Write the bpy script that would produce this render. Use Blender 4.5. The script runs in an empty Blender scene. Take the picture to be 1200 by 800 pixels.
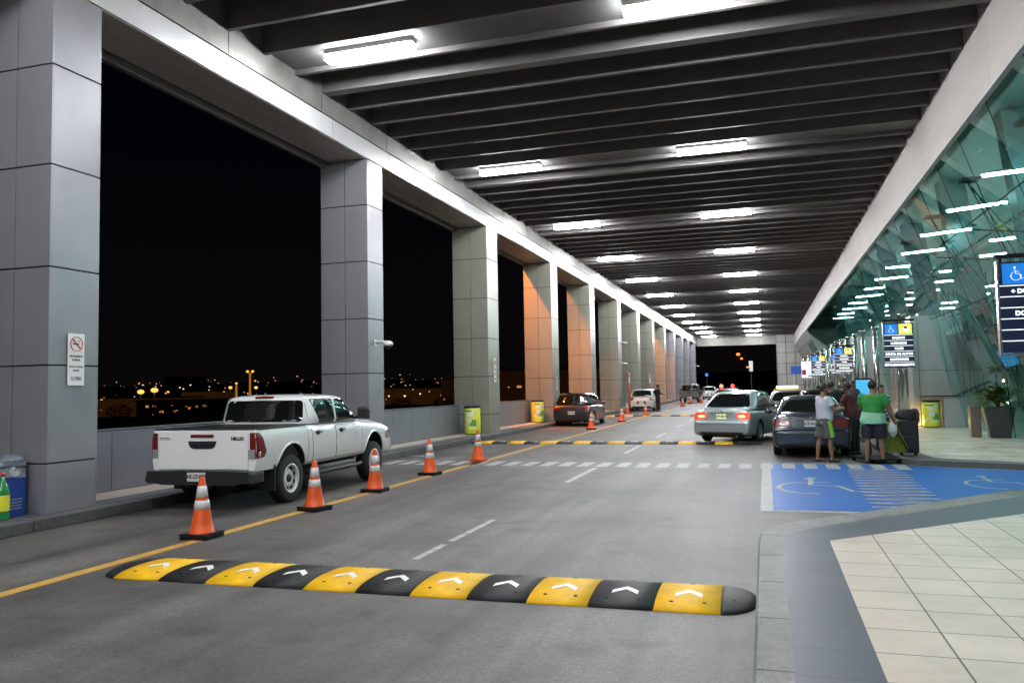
import bpy, bmesh, math, random
from math import sin, cos, pi, radians
from mathutils import Vector, Matrix
from mathutils.bvhtree import BVHTree
random.seed(7)
scene = bpy.context.scene
COL = scene.collection

# ---------------------------------------------------------------- camera
CAM_H = 1.72
cam_d = bpy.data.cameras.new("camera"); cam = bpy.data.objects.new("camera", cam_d); COL.objects.link(cam)
_c = ((0.95343158, 0.30102574, -0.01875445), (-0.03534066, 0.04974793, -0.99813635), (-0.29953174, 0.95231751, 0.0580697))
_m = Matrix(((_c[0][0], -_c[1][0], -_c[2][0], 0), (_c[0][1], -_c[1][1], -_c[2][1], 0), (_c[0][2], -_c[1][2], -_c[2][2], CAM_H), (0, 0, 0, 1)))
cam.matrix_world = _m
cam_d.sensor_width = 36; cam_d.lens = 28.14; cam_d.clip_start = 0.05; cam_d.clip_end = 6000
scene.camera = cam
# ---------------------------------------------------------------- world: night sky, glow near the horizon
w = bpy.data.worlds.new("World"); scene.world = w; w.use_nodes = True
nt = w.node_tree; nt.nodes.clear()
wo = nt.nodes.new("ShaderNodeOutputWorld"); wb = nt.nodes.new("ShaderNodeBackground")
tc = nt.nodes.new("ShaderNodeTexCoord"); sx = nt.nodes.new("ShaderNodeSeparateXYZ"); cr = nt.nodes.new("ShaderNodeValToRGB")
nt.links.new(tc.outputs["Generated"], sx.inputs[0]); nt.links.new(sx.outputs["Z"], cr.inputs[0])
cr.color_ramp.elements[0].position = 0.0; cr.color_ramp.elements[0].color = (0.0030, 0.0022, 0.0024, 1)
cr.color_ramp.elements[1].position = 0.30; cr.color_ramp.elements[1].color = (0.0006, 0.0008, 0.0019, 1)
nt.links.new(cr.outputs[0], wb.inputs[0]); wb.inputs[1].default_value = 1.0
nt.links.new(wb.outputs[0], wo.inputs[0])
# ---------------------------------------------------------------- exposure and sampling
vs = scene.view_settings; vs.view_transform = 'Standard'; vs.look = 'None'; vs.exposure = 0.0; vs.gamma = 1.0
scene.render.engine = 'CYCLES'
cy = scene.cycles
cy.use_denoising = True; cy.max_bounces = 7; cy.diffuse_bounces = 3; cy.glossy_bounces = 4; cy.transparent_max_bounces = 12
cy.sample_clamp_indirect = 3.0; cy.sample_clamp_direct = 0; cy.use_light_tree = True; cy.caustics_reflective = False; cy.caustics_refractive = False
LIGHT = 182.0      # canopy luminaire radiance
# ================================================================ materials
MATS = {}
def mat(name, col, rough=0.5, metal=0.0, noise=0.0, nscale=8.0, bump=0.0, bscale=40.0, coat=0.0, emit=None, estr=0.0, spec=0.5, sample=True, stretch=None, col2=None, alpha=1.0):
    if name in MATS: return MATS[name]
    m = bpy.data.materials.new(name); m.use_nodes = True
    n = m.node_tree.nodes; l = m.node_tree.links; b = n["Principled BSDF"]
    b.inputs["Base Color"].default_value = (*col, 1); b.inputs["Roughness"].default_value = rough
    b.inputs["Metallic"].default_value = metal; b.inputs["Coat Weight"].default_value = coat
    b.inputs["Coat Roughness"].default_value = 0.04
    b.inputs["Specular IOR Level"].default_value = spec; b.inputs["Alpha"].default_value = alpha
    if emit: b.inputs["Emission Color"].default_value = (*emit, 1); b.inputs["Emission Strength"].default_value = estr
    if noise or bump:
        t = n.new("ShaderNodeTexCoord"); mp = n.new("ShaderNodeMapping"); l.new(t.outputs["Object"], mp.inputs[0])
        if stretch: mp.inputs["Scale"].default_value = stretch
    if noise:
        no = n.new("ShaderNodeTexNoise"); no.inputs["Scale"].default_value = nscale; no.inputs["Detail"].default_value = 6
        no.inputs["Roughness"].default_value = 0.6
        l.new(mp.outputs[0], no.inputs["Vector"])
        r = n.new("ShaderNodeValToRGB"); l.new(no.outputs["Fac"], r.inputs[0])
        c2 = col2 or tuple(max(0, c * (1 - noise)) for c in col)
        r.color_ramp.elements[0].position = 0.3; r.color_ramp.elements[0].color = (*c2, 1)
        r.color_ramp.elements[1].position = 0.7; r.color_ramp.elements[1].color = (*[min(1, c * (1 + noise * 0.4)) for c in col], 1)
        l.new(r.outputs[0], b.inputs["Base Color"])
        mr = n.new("ShaderNodeMapRange"); l.new(no.outputs["Fac"], mr.inputs[0]); mr.inputs[3].default_value = max(0.02, rough - 0.08); mr.inputs[4].default_value = min(1, rough + 0.08)
        l.new(mr.outputs[0], b.inputs["Roughness"])
    if bump:
        nb = n.new("ShaderNodeTexNoise"); nb.inputs["Scale"].default_value = bscale; nb.inputs["Detail"].default_value = 4
        l.new(mp.outputs[0], nb.inputs["Vector"])
        bp = n.new("ShaderNodeBump"); bp.inputs["Strength"].default_value = bump; bp.inputs["Distance"].default_value = 0.01
        l.new(nb.outputs["Fac"], bp.inputs["Height"]); l.new(bp.outputs[0], b.inputs["Normal"])
    if not sample: m.cycles.emission_sampling = 'NONE'
    MATS[name] = m
    return m

def concrete_mat(name, base, dark, light, stain=0.35, scale=1.0, stretch=(1, 1, 1), rough=0.62, cracks=True, speck=0.5):
    m = bpy.data.materials.new(name); m.use_nodes = True; MATS[name] = m
    n = m.node_tree.nodes; l = m.node_tree.links; b = n["Principled BSDF"]
    g = n.new("ShaderNodeNewGeometry"); mp = n.new("ShaderNodeMapping"); l.new(g.outputs["Position"], mp.inputs[0]); mp.inputs["Scale"].default_value = stretch
    def noise(s, d, rg=0.6, dist=0.0, vec=None):
        q = n.new("ShaderNodeTexNoise"); q.inputs["Scale"].default_value = s; q.inputs["Detail"].default_value = d; q.inputs["Roughness"].default_value = rg; q.inputs["Distortion"].default_value = dist
        l.new(vec or mp.outputs[0], q.inputs["Vector"]); return q
    def ramp(src, p0, c0, p1, c1):
        q = n.new("ShaderNodeValToRGB"); l.new(src, q.inputs[0]); e = q.color_ramp.elements
        e[0].position = p0; e[0].color = (*c0, 1); e[1].position = p1; e[1].color = (*c1, 1); return q
    def mix(mode, f, a, bb):
        q = n.new("ShaderNodeMix"); q.data_type = 'RGBA'; q.blend_type = mode
        if isinstance(f, float): q.inputs[0].default_value = f
        else: l.new(f, q.inputs[0])
        l.new(a, q.inputs[6]); l.new(bb, q.inputs[7]); return q
    n1 = noise(0.35 * scale, 7, 0.62, 0.6); r1 = ramp(n1.outputs["Fac"], 0.32, dark, 0.68, light)
    n2 = noise(3.2 * scale, 10, 0.78); r2 = ramp(n2.outputs["Fac"], 0.32, (0.66, 0.66, 0.66), 0.66, (1.16, 1.16, 1.16))
    a = mix('MULTIPLY', 1.0, r1.outputs[0], r2.outputs[0])
    n3 = noise(60 * scale, 3, 0.8, vec=g.outputs["Position"]); r3 = ramp(n3.outputs["Fac"], 0.35, (1 - speck,) * 3, 0.6, (1.1,) * 3)
    a = mix('MULTIPLY', 0.8, a.outputs[2], r3.outputs[0])
    n9 = noise(22 * scale, 5, 0.75, vec=g.outputs["Position"]); r9 = ramp(n9.outputs["Fac"], 0.38, (1 - speck * .55,) * 3, 0.60, (1.12,) * 3)
    a = mix('MULTIPLY', 0.9, a.outputs[2], r9.outputs[0])
    # long tyre-swept streaks along the lane
    ms = n.new("ShaderNodeMapping"); l.new(g.outputs["Position"], ms.inputs[0]); ms.inputs["Scale"].default_value = (1.1, 0.07, 1)
    n4 = noise(1.2, 5, 0.6, 0.3, ms.outputs[0]); r4 = ramp(n4.outputs["Fac"], 0.36, (1 - stain,) * 3, 0.62, (1.04,) * 3)
    a = mix('MULTIPLY', 1.0, a.outputs[2], r4.outputs[0])
    # oil spots
    v = n.new("ShaderNodeTexVoronoi"); v.voronoi_dimensions = '2D'; v.inputs["Scale"].default_value = 0.9; v.inputs["Randomness"].default_value = 1.0
    nd = noise(3.0, 4, 0.6, vec=g.outputs["Position"]); ad = n.new("ShaderNodeVectorMath"); ad.operation = 'MULTIPLY_ADD'
    l.new(nd.outputs["Color"], ad.inputs[0]); ad.inputs[1].default_value = (0.5, 0.5, 0); l.new(g.outputs["Position"], ad.inputs[2]); l.new(ad.outputs[0], v.inputs["Vector"])
    r5 = ramp(v.outputs["Distance"], 0.05, (0.55,) * 3, 0.17, (1, 1, 1))
    a = mix('MULTIPLY', min(1.0, stain * 1.6), a.outputs[2], r5.outputs[0])
    if cracks:
        vc = n.new("ShaderNodeTexVoronoi"); vc.voronoi_dimensions = '2D'; vc.feature = 'DISTANCE_TO_EDGE'; vc.inputs["Scale"].default_value = 0.23
        nd2 = noise(1.7, 5, 0.65, vec=g.outputs["Position"]); ad2 = n.new("ShaderNodeVectorMath"); ad2.operation = 'MULTIPLY_ADD'
        l.new(nd2.outputs["Color"], ad2.inputs[0]); ad2.inputs[1].default_value = (1.3, 1.3, 0); l.new(g.outputs["Position"], ad2.inputs[2]); l.new(ad2.outputs[0], vc.inputs["Vector"])
        r6 = ramp(vc.outputs["Distance"], 0.0012, (0.45,) * 3, 0.0032, (1, 1, 1))
        nm = noise(0.5, 3, 0.5, vec=g.outputs["Position"]); r7 = ramp(nm.outputs["Fac"], 0.46, (0, 0, 0), 0.6, (1, 1, 1))
        a = mix('MULTIPLY', r7.outputs[0], a.outputs[2], r6.outputs[0])
    l.new(a.outputs[2], b.inputs["Base Color"])
    mr = n.new("ShaderNodeMapRange"); l.new(n2.outputs["Fac"], mr.inputs[0]); mr.inputs[3].default_value = rough - 0.12; mr.inputs[4].default_value = rough + 0.12
    l.new(mr.outputs[0], b.inputs["Roughness"])
    bp = n.new("ShaderNodeBump"); bp.inputs["Strength"].default_value = 0.35; bp.inputs["Distance"].default_value = 0.004
    nb = noise(90, 4, 0.7, vec=g.outputs["Position"]); l.new(nb.outputs["Fac"], bp.inputs["Height"]); l.new(bp.outputs[0], b.inputs["Normal"])
    return m

def tile_mat(name, c1, c2, grout, tw, th, ox, oy, rough=0.25, gw=0.008, rot=0.0, offset=0.0, spec=0.5):
    m = bpy.data.materials.new(name); m.use_nodes = True; MATS[name] = m
    n = m.node_tree.nodes; l = m.node_tree.links; b = n["Principled BSDF"]
    b.inputs["Specular IOR Level"].default_value = spec
    g = n.new("ShaderNodeNewGeometry"); mp = n.new("ShaderNodeMapping"); l.new(g.outputs["Position"], mp.inputs[0])
    mp.inputs["Location"].default_value = (-ox, -oy, 0); mp.inputs["Rotation"].default_value = (0, 0, rot)
    br = n.new("ShaderNodeTexBrick"); br.offset = offset; br.squash = 1.0; l.new(mp.outputs[0], br.inputs["Vector"])
    br.inputs["Scale"].default_value = 1.0; br.inputs["Brick Width"].default_value = tw; br.inputs["Row Height"].default_value = th
    br.inputs["Mortar Size"].default_value = gw / 2; br.inputs["Mortar Smooth"].default_value = 0.1; br.inputs["Bias"].default_value = 0
    br.inputs["Color1"].default_value = (*c1, 1); br.inputs["Color2"].default_value = (*c2, 1); br.inputs["Mortar"].default_value = (*grout, 1)
    no = n.new("ShaderNodeTexNoise"); no.inputs["Scale"].default_value = 1.6; no.inputs["Detail"].default_value = 8; no.inputs["Roughness"].default_value = 0.68; l.new(g.outputs["Position"], no.inputs["Vector"])
    r = n.new("ShaderNodeValToRGB"); l.new(no.outputs["Fac"], r.inputs[0]); e = r.color_ramp.elements
    e[0].position = 0.3; e[0].color = (0.80, 0.80, 0.79, 1); e[1].position = 0.65; e[1].color = (1.05, 1.05, 1.05, 1)
    mx = n.new("ShaderNodeMix"); mx.data_type = 'RGBA'; mx.blend_type = 'MULTIPLY'; mx.inputs[0].default_value = 1.0
    l.new(br.outputs["Color"], mx.inputs[6]); l.new(r.outputs[0], mx.inputs[7]); l.new(mx.outputs[2], b.inputs["Base Color"])
    mr = n.new("ShaderNodeMapRange"); l.new(no.outputs["Fac"], mr.inputs[0]); mr.inputs[3].default_value = rough - 0.07; mr.inputs[4].default_value = rough + 0.14
    l.new(mr.outputs[0], b.inputs["Roughness"])
    iv = n.new("ShaderNodeMath"); iv.operation = 'SUBTRACT'; iv.inputs[0].default_value = 1.0; l.new(br.outputs["Fac"], iv.inputs[1])
    bp = n.new("ShaderNodeBump"); bp.inputs["Strength"].default_value = 0.4; bp.inputs["Distance"].default_value = 0.004
    l.new(iv.outputs[0], bp.inputs["Height"]); l.new(bp.outputs[0], b.inputs["Normal"])
    return m

# ================================================================ mesh helpers
class MB:
    def __init__(s): s.bm = bmesh.new(); s.m = []
    def mi(s, m):
        if m not in s.m: s.m.append(m)
        return s.m.index(m)
    def face(s, pts, m, smooth=False):
        f = s.bm.faces.new([s.bm.verts.new(p) for p in pts]); f.material_index = s.mi(m); f.smooth = smooth; return s
    def box(s, a, b, m, bevel=0.0, rot=None, ctr=None):
        x0, y0, z0 = a; x1, y1, z1 = b
        P = [(x0, y0, z0), (x1, y0, z0), (x1, y1, z0), (x0, y1, z0), (x0, y0, z1), (x1, y0, z1), (x1, y1, z1), (x0, y1, z1)]
        vs_ = [s.bm.verts.new(p) for p in P]; i = s.mi(m); fs = []
        for q in ((0, 3, 2, 1), (4, 5, 6, 7), (0, 1, 5, 4), (1, 2, 6, 5), (2, 3, 7, 6), (3, 0, 4, 7)):
            f = s.bm.faces.new([vs_[k] for k in q]); f.material_index = i; fs.append(f)
        if rot is not None:
            c = Vector(ctr) if ctr is not None else (Vector(a) + Vector(b)) / 2
            bmesh.ops.rotate(s.bm, cent=c, matrix=rot, verts=vs_)
        if bevel:
            es = list({e for f in fs for e in f.edges})
            bmesh.ops.bevel(s.bm, geom=es, offset=bevel, segments=2, affect='EDGES', profile=0.6, material=i)
        return s
    def prism(s, pts, z0, z1, m, msides=None):
        """pts: ccw xy polygon"""
        n_ = len(pts); lo = [s.bm.verts.new((p[0], p[1], z0)) for p in pts]; hi = [s.bm.verts.new((p[0], p[1], z1)) for p in pts]
        i = s.mi(m); j = s.mi(msides) if msides else i
        s.bm.faces.new(hi).material_index = i; s.bm.faces.new(lo[::-1]).material_index = j
        for k in range(n_):
            s.bm.faces.new([lo[k], lo[(k + 1) % n_], hi[(k + 1) % n_], hi[k]]).material_index = j
        return s
    def extr(s, pts, t, m):
        """pts: 3D planar polygon, t: extrusion vector"""
        t = Vector(t); n_ = len(pts); lo = [s.bm.verts.new(Vector(p)) for p in pts]; hi = [s.bm.verts.new(Vector(p) + t) for p in pts]; i = s.mi(m)
        s.bm.faces.new(hi).material_index = i; s.bm.faces.new(lo[::-1]).material_index = i
        for k in range(n_): s.bm.faces.new([lo[k], lo[(k + 1) % n_], hi[(k + 1) % n_], hi[k]]).material_index = i
        return s
    def lathe(s, prof, m, c=(0, 0, 0), seg=24, axis='Z', caps=True, smooth=True, mats=None):
        rings = []
        for r, h in prof:
            ring = []
            for k in range(seg):
                a = 2 * pi * k / seg; u, v = r * cos(a), r * sin(a)
                p = (u, v, h) if axis == 'Z' else ((h, u, v) if axis == 'X' else (v, h, u))
                ring.append(s.bm.verts.new((c[0] + p[0], c[1] + p[1], c[2] + p[2])))
            rings.append(ring)
        for k in range(len(rings) - 1):
            i = s.mi(mats[k] if mats else m)
            for q in range(seg):
                f = s.bm.faces.new([rings[k][q], rings[k][(q + 1) % seg], rings[k + 1][(q + 1) % seg], rings[k + 1][q]]); f.material_index = i; f.smooth = smooth
        if caps:
            if prof[0][0] > 1e-4: s.bm.faces.new(rings[0][::-1]).material_index = s.mi(mats[0] if mats else m)
            if prof[-1][0] > 1e-4: s.bm.faces.new(rings[-1]).material_index = s.mi(mats[-1] if mats else m)
        return s
    def tube(s, pts, r, m, seg=8, closed=False, flat=1.0):
        pts = [Vector(p) for p in pts]; rr = r if isinstance(r, (list, tuple)) else [r] * len(pts); rings = []
        i = s.mi(m); n_ = len(pts)
        for k, p in enumerate(pts):
            a = pts[(k - 1) % n_] if (closed or k) else p; b = pts[(k + 1) % n_] if (closed or k < n_ - 1) else p
            d = (b - a).normalized() if (b - a).length > 1e-9 else Vector((0, 0, 1))
            u = d.cross(Vector((0, 0, 1)));
            if u.length < 1e-3: u = d.cross(Vector((0, 1, 0)))
            u.normalize(); v = u.cross(d)
            rings.append([s.bm.verts.new(p + (u * cos(2 * pi * q / seg) + v * sin(2 * pi * q / seg) * flat) * rr[k]) for q in range(seg)])
        for k in range(n_ if closed else n_ - 1):
            A = rings[k]; B = rings[(k + 1) % n_]
            for q in range(seg):
                f = s.bm.faces.new([A[q], A[(q + 1) % seg], B[(q + 1) % seg], B[q]]); f.material_index = i; f.smooth = True
        if not closed:
            s.bm.faces.new(rings[0][::-1]).material_index = i; s.bm.faces.new(rings[-1]).material_index = i
        return s
    def ball(s, c, r, m, seg=12, sc=(1, 1, 1)):
        i = s.mi(m); ret = bmesh.ops.create_uvsphere(s.bm, u_segments=seg, v_segments=max(6, seg // 2 + 2), radius=r)
        for v in ret['verts']: v.co = Vector((v.co.x * sc[0], v.co.y * sc[1], v.co.z * sc[2])) + Vector(c)
        for f in {f for v in ret['verts'] for f in v.link_faces}: f.material_index = i; f.smooth = True
        return s
    def build(s, name, parent=None, loc=(0, 0, 0), rz=0.0, label=None, cat=None, group=None, kind=None, smooth=None, normals=True):
        if normals: bmesh.ops.recalc_face_normals(s.bm, faces=s.bm.faces)
        me = bpy.data.meshes.new(name); s.bm.to_mesh(me); s.bm.free()
        for m in s.m: me.materials.append(m)
        if smooth is not None:
            me.polygons.foreach_set('use_smooth', [True] * len(me.polygons)); me.set_sharp_from_angle(angle=radians(smooth))
        o = bpy.data.objects.new(name, me); COL.objects.link(o); o.location = loc; o.rotation_euler = (0, 0, rz)
        if parent: o.parent = parent
        tag(o, label, cat, group, kind); return o
def tag(o, label=None, cat=None, group=None, kind=None):
    for k, v in (('label', label), ('category', cat), ('group', group), ('kind', kind)):
        if v: o[k] = v
    return o
def thing(name, label, cat, loc=(0, 0, 0), rz=0.0, group=None):
    o = bpy.data.objects.new(name, None); COL.objects.link(o); o.location = loc; o.rotation_euler = (0, 0, rz); o.empty_display_size = 0.2
    return tag(o, label, cat, group)
def kids(o): return [c for c in bpy.data.objects if c.parent == o]
def dup(o, loc=None, rz=None, label=None, group=None, parent=None, cache=None):
    c = o.copy(); COL.objects.link(c)
    if parent: c.parent = parent
    if loc is not None: c.location = loc
    if rz is not None: c.rotation_euler = (0, 0, rz)
    if label: c['label'] = label
    if group: c['group'] = group
    for k in kids(o): dup(k, parent=c)
    return c
def text_mb(name, body, size, m, parent, loc, rot, align='CENTER', depth=0.002, bold=0.0, sx=1.0, space=1.0):
    cu = bpy.data.curves.new(name, 'FONT'); cu.body = body; cu.size = size; cu.align_x = align; cu.align_y = 'CENTER'; cu.extrude = depth; cu.offset = bold; cu.space_character = space; cu.resolution_u = 3
    t = bpy.data.objects.new(name, cu); COL.objects.link(t); dg = bpy.context.evaluated_depsgraph_get()
    me = bpy.data.meshes.new_from_object(t.evaluated_get(dg)); bpy.data.objects.remove(t); bpy.data.curves.remove(cu)
    me.materials.clear(); me.materials.append(m)
    o = bpy.data.objects.new(name, me); COL.objects.link(o); o.location = loc; o.rotation_euler = rot; o.scale = (sx, 1, 1)
    if parent: o.parent = parent
    return o
FACE_CAM = (pi / 2, 0, 0)          # text standing, read from -Y
# ================================================================ common materials
M_road = concrete_mat('road_concrete', None, (0.066, 0.060, 0.054), (0.232, 0.213, 0.194), stain=0.50, rough=0.55, speck=0.62)
M_kerb = concrete_mat('kerb_concrete', None, (0.20, 0.195, 0.185), (0.34, 0.33, 0.31), stain=0.25, scale=3, cracks=False)
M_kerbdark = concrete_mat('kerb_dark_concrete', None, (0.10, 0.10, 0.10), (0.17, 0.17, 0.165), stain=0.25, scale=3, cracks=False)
M_precast = mat('precast_concrete', (0.76, 0.70, 0.64), 0.65, noise=0.10, nscale=0.8, stretch=(1, .5, 2))
M_tile = tile_mat('beige_tile', (0.74, 0.62, 0.52), (0.67, 0.565, 0.475), (0.07, 0.062, 0.058), 0.445, 0.5, 0.56, 0.23, rough=0.33, gw=0.012)
M_tileL = tile_mat('sidewalk_tile', (0.56, 0.48, 0.39), (0.50, 0.43, 0.35), (0.16, 0.15, 0.14), 0.445, 0.5, 0.0, 0.1, rough=0.4, gw=0.010)
M_tilehall = tile_mat('hall_tile', (0.82, 0.72, 0.60), (0.78, 0.69, 0.57), (0.35, 0.33, 0.30), 0.60, 0.60, 0.0, 0.0, rough=0.2, gw=0.006)
M_grey = tile_mat('blue_grey_tile', (0.105, 0.112, 0.135), (0.090, 0.096, 0.118), (0.04, 0.04, 0.045), 9.0, 0.5, 4.0, 0.23, rough=0.42, spec=0.22, gw=0.007)
M_ypaint = mat('yellow_road_paint', (0.62, 0.33, 0.025), 0.6, noise=0.5, nscale=11, col2=(0.30, 0.19, 0.07), stretch=(6, .6, 1), bump=0.2)
M_wpaint = mat('white_road_paint', (0.50, 0.49, 0.47), 0.6, noise=0.3, nscale=9, col2=(0.21, 0.205, 0.195), bump=0.2)
M_bpaint = mat('blue_road_paint', (0.012, 0.118, 0.46), 0.5, noise=0.30, nscale=4.5, col2=(0.035, 0.125, 0.32), bump=0.15, spec=0.12)
M_clad = mat('aluminium_cladding_cool_lit', (0.325, 0.325, 0.345), 0.36, 0.42, noise=0.08, nscale=1.3)  # bluish lamp tint put into the panel colour
M_cladw = mat('aluminium_cladding_warm_lit', (0.31, 0.305, 0.25), 0.38, 0.35, noise=0.10, nscale=1.1)  # same grey panels, with warm lamplight painted into the base colour
M_groove = mat('dark_joint', (0.006, 0.006, 0.006), 0.9)
M_band = mat('bright_aluminium_band', (0.74, 0.735, 0.73), 0.30, 0.45, noise=0.06, nscale=1.5)
M_strip = mat('weathered_aluminium', (0.25, 0.238, 0.22), 0.42, 0.45, noise=0.25, nscale=2.0)
M_soffit = mat('soffit_panel', (0.50, 0.44, 0.40), 0.5, 0.2, noise=0.12, nscale=2.0)
M_parapet = mat('parapet_panel', (0.27, 0.285, 0.32), 0.42, 0.45, noise=0.12, nscale=1.8)
M_beam = mat('beam_paint', (0.130, 0.120, 0.115), 0.7, 0.1, noise=0.15, nscale=2)
M_beamlip = mat('beam_lip', (0.155, 0.146, 0.138), 0.55, 0.3, noise=0.1, nscale=3)
M_slab = mat('ceiling_slab', (0.045, 0.045, 0.048), 0.8)
M_lpanel = mat('light_bay_panel', (0.11, 0.108, 0.105), 0.5, 0.2, noise=0.1, nscale=2)
M_lamp = mat('luminaire_diffuser', (0.9, 0.9, 0.9), 0.5, emit=(0.94, 0.965, 1.0), estr=LIGHT)
M_steel = mat('stainless_steel', (0.62, 0.61, 0.59), 0.26, 0.95, noise=0.08, nscale=3, stretch=(1, 1, 0.1))
M_portal = mat('portal_cladding', (0.50, 0.50, 0.50), 0.34, 0.5, noise=0.08, nscale=1.2)
M_black = mat('black_plastic', (0.018, 0.018, 0.019), 0.45, noise=0.2, nscale=10)
M_rubber = mat('tyre_rubber', (0.016, 0.016, 0.016), 0.75, bump=0.3, bscale=60)
M_chrome = mat('chrome', (0.75, 0.75, 0.76), 0.12, 1.0)
M_white = mat('white_enamel', (0.78, 0.78, 0.76), 0.4)
M_ink = mat('black_ink', (0.02, 0.02, 0.025), 0.6)
M_redink = mat('red_ink', (0.55, 0.02, 0.02), 0.5)
M_bark = mat('bark', (0.07, 0.05, 0.035), 0.9)
M_wellmat = mat('wheel_well_liner', (0.008, 0.008, 0.008), 0.9)
# ================================================================ SETTING
def terr(x, y):
    d = math.hypot(x, y)
    h = -6.0
    if d > 420: h += min(1, (d - 420) / 900.0) ** 1.2 * 32 * (0.75 + 0.25 * sin(x * 0.006 + 1.0) * cos(y * 0.004)) * (1 if x < 100 else 0.2)
    return h
mb = MB(); M_terr = mat('dark_field', (0.035, 0.034, 0.025), 0.95, noise=0.5, nscale=0.02)
N = 64
gx = [-1 + 2 * k / N for k in range(N + 1)]
V = [[mb.bm.verts.new((math.copysign(abs(a) ** 1.8, a) * 3000, math.copysign(abs(b) ** 1.8, b) * 3000, 0)) for b in gx] for a in gx]
for r_ in V:
    for v in r_: v.co.z = terr(v.co.x, v.co.y)
mb.mi(M_terr)
for a in range(N):
    for b in range(N):
        f = mb.bm.faces.new([V[a][b], V[a + 1][b], V[a + 1][b + 1], V[a][b + 1]]); f.smooth = True
mb.build('ground', kind='structure')
# road deck
mb = MB(); mb.box((-11.2, -40, -1.2), (34, 230, 0), M_road); mb.build('road', kind='structure')
# left pavement: dark kerb face, grey strip, beige tile
mb = MB()
KX = -8.95
y = -40
while y < 124:
    mb.box((KX - 0.30, y + 0.004, 0.001), (KX, y + 0.996 * 2, 0.15), M_kerbdark, bevel=0.012); y += 2
mb.box((-9.62, -40, 0.002), (KX - 0.302, 124, 0.152), M_grey)
mb.box((-10.9, -40, 0.003), (-9.622, 124, 0.150), M_tileL)
mb.build('left_pavement', kind='structure')
# right pavement (near)
def offs(p, q, d):
    v = Vector((q[0] - p[0], q[1] - p[1])).normalized(); return Vector((-v.y, v.x)) * d
outer = [(-0.12, -40), (-0.12, 8.55), (-0.11, 8.95), (-0.06, 9.28), (0.06, 9.60), (0.24, 9.88), (0.60, 10.26), (3.54, 13.45), (6.6, 16.75)]
in1 = [(0.10, -40), (0.10, 8.33), (0.11, 8.70), (0.15, 8.93), (0.24, 9.17), (0.40, 9.42), (0.72, 9.80), (3.66, 12.98), (6.72, 16.3)]
in2 = [(0.56, -40), (0.56, 8.05), (0.56, 8.2), (0.56, 8.35), (0.56, 8.5), (0.56, 8.62), (0.56, 8.74), (3.2, 11.25), (6.9, 14.8)]
mb = MB()
def strip(mb, A, B, z0, z1, m):
    for k in range(len(A) - 1):
        a, b, c, d = A[k], A[k + 1], B[k + 1], B[k]
        mb.face([(*a, z1), (*d, z1), (*c, z1), (*b, z1)], m)
def wall(mb, A, z0, z1, m):
    for k in range(len(A) - 1): mb.face([(*A[k], z0), (*A[k], z1), (*A[k + 1], z1), (*A[k + 1], z0)], m)
mb2 = MB()
outerb = [(p[0] + 0.018, p[1] - 0.0) if k < 4 else (p[0] + 0.013, p[1] - 0.013) for k, p in enumerate(outer)]
wall(mb2, outer, 0.0, 0.105, M_kerbdark)
for k in range(len(outer) - 1): mb2.face([(*outer[k], .105), (*outerb[k], .125), (*outerb[k + 1], .125), (*outer[k + 1], .105)], M_kerb)
strip(mb2, outerb, in1, 0, 0.125, M_kerb)
for yy in [k * 1.05 - 20 + 0.62 for k in range(28)]:
    mb2.box((-0.100, yy, 0.0), (0.10, yy + 0.007, 0.1262), M_groove)
strip(mb2, in1, in2, 0, 0.126, M_grey)
strip(mb2, in2, [(9, -40)] + [(9, 8 + k * .01) for k in range(1, 8)] + [(9, 14.8)], 0, 0.127, M_tile)
mb2.build('right_pavement', kind='structure', normals=False)
# right pavement (far): kerb along x=2.6 then turning towards the glass
mb = MB()
fo = [(6.6, 16.95), (4.7, 17.25), (3.3, 17.80), (2.85, 17.98), (2.66, 18.25), (2.60, 18.7), (2.60, 60), (2.6, 124)]
fi = [(6.6, 17.45), (4.8, 17.70), (3.75, 18.25), (3.42, 18.42), (3.30, 18.65), (3.25, 19.0), (3.25, 60), (3.25, 124)]
wall(mb, fo, 0, 0.12, M_kerbdark)
strip(mb, fo, [(p[0] + .12 if k > 3 else p[0] + 0.02, p[1] + (.12 if k < 5 else 0)) for k, p in enumerate(fo)], 0, 0.120, M_kerb)
strip(mb, fo, fi, 0, 0.118, M_kerbdark)
mb.prism([(6.8, 17.2), (6.9, 124), (3.25, 124), (3.25, 19.0), (3.30, 18.65), (3.42, 18.42), (3.75, 18.25), (4.8, 17.7), (6.6, 17.45)], 0.02, 0.119, M_tilehall)
mb.build('far_right_pavement', kind='structure', normals=False)
# ---- painted markings
Z1, Z2, Z3 = 0.004, 0.008, 0.012
def rect(mb, x0, x1, y0, y1, z, m, n=1):
    mb.face([(x0, y0, z), (x1, y0, z), (x1, y1, z), (x0, y1, z)], m)
mb = MB()
for k in range(75): rect(mb, -6.49 - k * 0.0012, -6.335 - k * 0.0012, -30 + k * 2, -28.0 + k * 2, Z1, M_ypaint)
mb.build('yellow_line_marking', kind='structure')
mb = MB()
for a, b in [(7.58, 8.35), (8.55, 9.0), (9.04, 10.05)]: rect(mb, -3.50, -3.42, a, b, Z1, M_wpaint)
for k in range(1, 16): rect(mb, -3.54, -3.43, 7.9 + 6.3 * k, 10.5 + 6.3 * k, Z1, M_wpaint)
mb.build('dashed_line_marking', kind='structure')
mb = MB()
x = -8.65
while x < 2.5:
    z = Z3 if x > -0.2 else Z1
    mb.face([(x, 17.07, z), (x + 0.25, 17.07, z), (x + 0.25, 18.03, z), (x, 18.03, z)], M_wpaint); x += 0.425
rect(mb, -8.9, -8.5, 19.2, 19.35, Z1, M_wpaint)
mb.build('crosswalk_marking', kind='structure')
mb = MB()
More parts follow.
